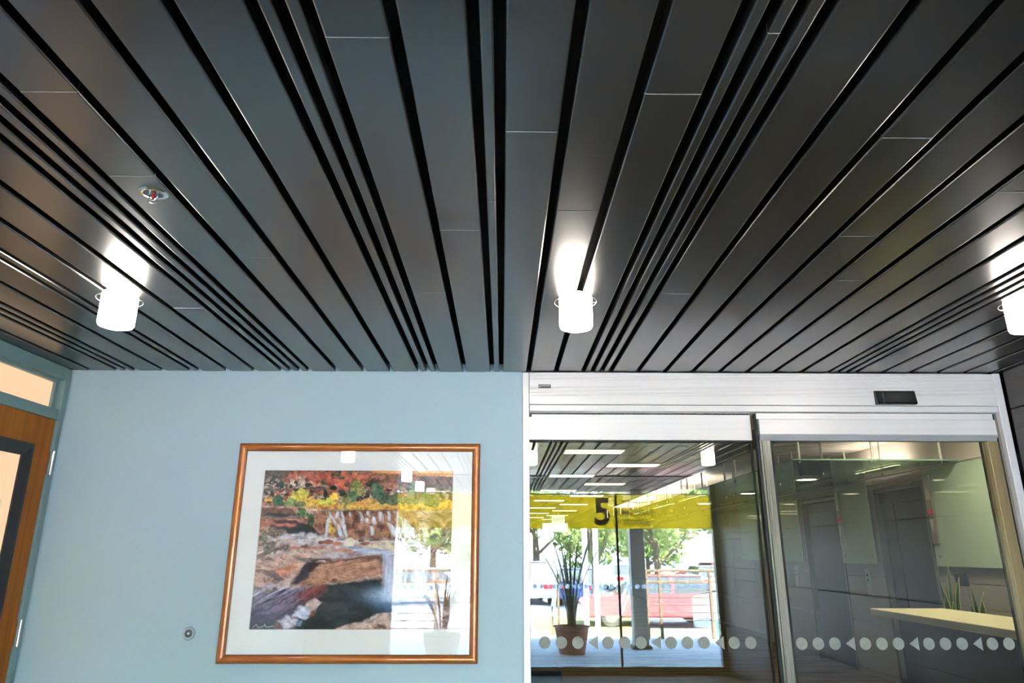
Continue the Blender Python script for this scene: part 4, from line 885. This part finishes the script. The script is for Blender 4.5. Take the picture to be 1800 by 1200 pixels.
# cars
def car(loc, rz, m, label, cat='car', L_=4.4, H_=1.42, van=False, wid=1.78):
    c = empty('van' if van else 'car', loc, label, cat, rz=rz); a = L_ / 2; W_ = wid / 2
    if van:
        low = [(-a, .30), (-a, 1.05), (-a + .9, 1.20), (-a + 1.5, 1.95), (a, 1.95), (a, .30)]; top = None
    else:
        low = [(-a, .28), (-a - .02, .60), (-a + .15, .80), (-a + 1.15, .92), (a - .55, .95), (a - .05, .88), (a, .60), (a - .03, .28)]
    bm = bmesh.new()
    def ext(pr_, w_, y_in=0.0):
        n = len(pr_); vs = [bm.verts.new((x, -w_, z)) for x, z in pr_] + [bm.verts.new((x, w_, z)) for x, z in pr_]
        for i in range(n): bm.faces.new((vs[i], vs[(i + 1) % n], vs[n + (i + 1) % n], vs[n + i]))
        bm.faces.new(vs[:n][::-1]); bm.faces.new(vs[n:])
    ext(low, W_); bmesh.ops.bevel(bm, geom=bm.edges[:], offset=.05, segments=2, affect='EDGES')
    MB().bm(bm).build('body', m, c, True)
    if not van:
        cab = MB(); b0 = -a + 1.05; e0 = a - .35
        cab.add([(b0, -W_ + .04, .90), (b0, W_ - .04, .90), (e0, W_ - .04, .92), (e0, -W_ + .04, .92), (b0 + .75, -W_ + .22, H_), (b0 + .75, W_ - .22, H_), (e0 - .55, W_ - .22, H_), (e0 - .55, -W_ + .22, H_)],
                [(0, 1, 5, 4), (1, 2, 6, 5), (2, 3, 7, 6), (3, 0, 4, 7), (0, 3, 2, 1)]); cab.build('windows', M['carglass'], c)
        MB().box(b0 + .70, e0 - .50, -W_ + .20, W_ - .20, H_ - .02, H_ + .03, .02).build('roof', m, c)
        xm = (b0 + e0) / 2 + .1
        for s_ in (-1, 1):
            p_ = MB(); p_.add([(xm - .05, s_ * (W_ - .035), .90), (xm + .05, s_ * (W_ - .035), .90), (xm + .05, s_ * (W_ - .215), H_), (xm - .05, s_ * (W_ - .215), H_), (xm - .05, s_ * (W_ - .09), .90), (xm + .05, s_ * (W_ - .09), .90)], [(0, 1, 2, 3), (3, 2, 5, 4), (0, 4, 5, 1)]); p_.build('pillar', m, c)
        for s_ in (-1, 1): MB().box(a - .04, a + .012, s_ * .55 - .18, s_ * .55 + .18, .66, .82, .01).build('tail_lamp', M['tail'], c)
    else:
        for s_ in (-1, 1):
            MB().box(-a + 1.55, -a + 2.3, s_ * W_ - .012, s_ * W_ + .012, 1.25, 1.80, .004).build('side_window', M['carglass'], c)
            MB().box(-a + .05, a - .02, s_ * W_ - .008, s_ * W_ + .008, .36, .62, .003).build('stripe', M['mint'], c)
        MB().add([(-a + .93, -W_ + .12, 1.23), (-a + .93, W_ - .12, 1.23), (-a + 1.44, W_ - .15, 1.87), (-a + 1.44, -W_ + .15, 1.87), (-a + .99, -W_ + .12, 1.21), (-a + .99, W_ - .12, 1.21)], [(0, 1, 2, 3), (0, 4, 5, 1)]).build('windscreen', M['carglass'], c)
        g_ = MB()
        for k in range(6): g_.box(-a + .35, -a + .75, W_ - .01, W_ + .014, .70 + k * .07, .735 + k * .07)
        g_.build('louvre', M['tyre'], c)
    for x in (-a + .80, a - .85):
        for s_ in (-1, 1):
            wl_ = MB().lathe([(.17, -.09), (.30, -.10), (.325, -.06), (.325, .06), (.30, .10), (.17, .09)], (0, 0, 0), 'y', 20).build('wheel', M['tyre'], c, True); wl_.location = (x, s_ * (W_ - .10), .325)
            MB().lathe([(.18, -.095), (.18, .095)], (0, 0, 0), 'y', 16).build('hub', M['steel'], wl_)
    return c
GZ = -.60
car((4.6, -14.4, GZ), 0, M['carred'], 'red saloon car parked behind the railing')
car((7.1, -9.6, GZ), 0, M['carwhite'], 'white van with mint lower stripe parked beside the railing', 'van', L_=4.6, van=True, wid=1.9)
car((3.2, -24, GZ), PI / 2, M['carblue'], 'blue car parked beyond the lawn')
car((1.15, -24.5, GZ), PI / 2 - .1, M['carwhite'], 'white car parked beyond the lawn beside the blue car', H_=1.7)
car((14.0, -42, GZ), .2, M['carred'], 'red car parked farthest away under the trees')
car((10.6, -30, GZ), PI / 2, M['carsilver'], 'silver car parked in the middle of the lot')
car((-3.3, -24, GZ), 2.9, M['carwhite'], 'white car parked on the wooden door side of the lot')
car((-6.6, -27, GZ), PI / 2, M['carsilver'], 'silver car parked on the wooden door side of the lot')
car((7.0, -34, GZ), PI / 2, M['carwhite'], 'white car parked at the rear of the lot under the round tree')
car((19.5, -34, GZ), PI / 2, M['carwhite'], 'white car parked at the rear of the lot near its far corner')
# trees
def tree(loc, h, rad, m, label, seed, n=1500, low=.30):
    rs = random.Random(seed); t_ = empty('tree', loc, label, 'tree', 'trees beyond the parking lot')
    tr = MB(); tr.tube([(0, 0, 0), (.05, .02, h * .25), (-.05, 0, h * .5), (0, .05, h * .8)], [h * .03, h * .024, h * .017, h * .006], 8)
    for k in range(6):
        a = k * 1.1 + rs.random(); z0 = h * (.25 + .07 * k); tr.tube([(0, 0, z0), (rad * .5 * math.cos(a), rad * .5 * math.sin(a), z0 + h * .16), (rad * .8 * math.cos(a), rad * .8 * math.sin(a), z0 + h * .26)], [h * .012, h * .008, h * .003], 6)
    tr.build('trunk', M['bark'], t_, True)
    cl_ = []
    for k in range(16):
        a = rs.random() * 2 * PI; e = rs.uniform(-.7, 1); q = rad * rs.uniform(.35, .75)
        cl_.append((q * math.cos(a), q * math.sin(a), h * (low + (1 - low) / 2) + e * h * (1 - low) * .36, rad * rs.uniform(.28, .48)))
    lv = MB()
    for i in range(n):
        c = rs.choice(cl_); d = Vector((rs.gauss(0, 1), rs.gauss(0, 1), rs.gauss(0, 1))).normalized(); p = Vector(c[:3]) + d * c[3] * rs.uniform(.75, 1.05)
        s_ = rs.uniform(.14, .26) * rad / 2.6; q = Vector((rs.gauss(0, 1), rs.gauss(0, 1), rs.gauss(0, 1))).normalized(); u_ = (d + q * .6).cross(q).normalized() * s_; v_ = u_.cross(d + q * .4).normalized() * s_ * .6
        lv.add([p - u_, p + v_, p + u_, p - v_], [(0, 1, 2, 3)])
    me_ = bpy.data.meshes.new('foliage'); me_.from_pydata(lv.v, [], lv.f); me_.materials.append(m)
    o_ = bpy.data.objects.new('foliage', me_); COL.objects.link(o_); o_.parent = t_
for i, (x, y, h, r, m, lab) in enumerate([(6.6, -23, 6.0, 2.1, 'foliage2', 'round leafy tree behind the red saloon car'), (14.0, -38, 8.5, 3.0, 'foliage', 'spreading tree beside the farthest red car'), (1.8, -31, 7.5, 2.6, 'foliage', 'dense tree behind the blue car'),
        (-4.2, -36, 7.5, 2.8, 'foliage2', 'pale green tree behind the white car row'), (3.55, -20, 5.6, 1.1, 'foliage2', 'slim young tree at the edge of the lawn'), (-10.5, -32, 8.5, 3.0, 'foliage2', 'broad pale tree on the wooden door side of the lot'),
        (-18, -38, 9, 3.5, 'foliage', 'dark dense tree on the wooden door side of the lot'), (21.5, -42, 9, 3.2, 'foliage2', 'tall pale tree near the lot corner'), (30, -42, 9, 3.5, 'foliage', 'dark dense tree in the lot corner'),
        (4.1, -27.5, 4.2, 1.7, 'foliage', 'low bushy tree beyond the blue car'), (-.6, -27, 4.4, 1.7, 'foliage2', 'low bushy tree beyond the white car'), (8.8, -36, 5.0, 2.2, 'foliage', 'low bushy tree in the middle of the lot'), (17.0, -30, 5.2, 2.0, 'foliage2', 'low bushy tree near the lot corner')]):
    tree((x, y, GZ), h, r, M[m], lab, 100 + i, 1900, .16)
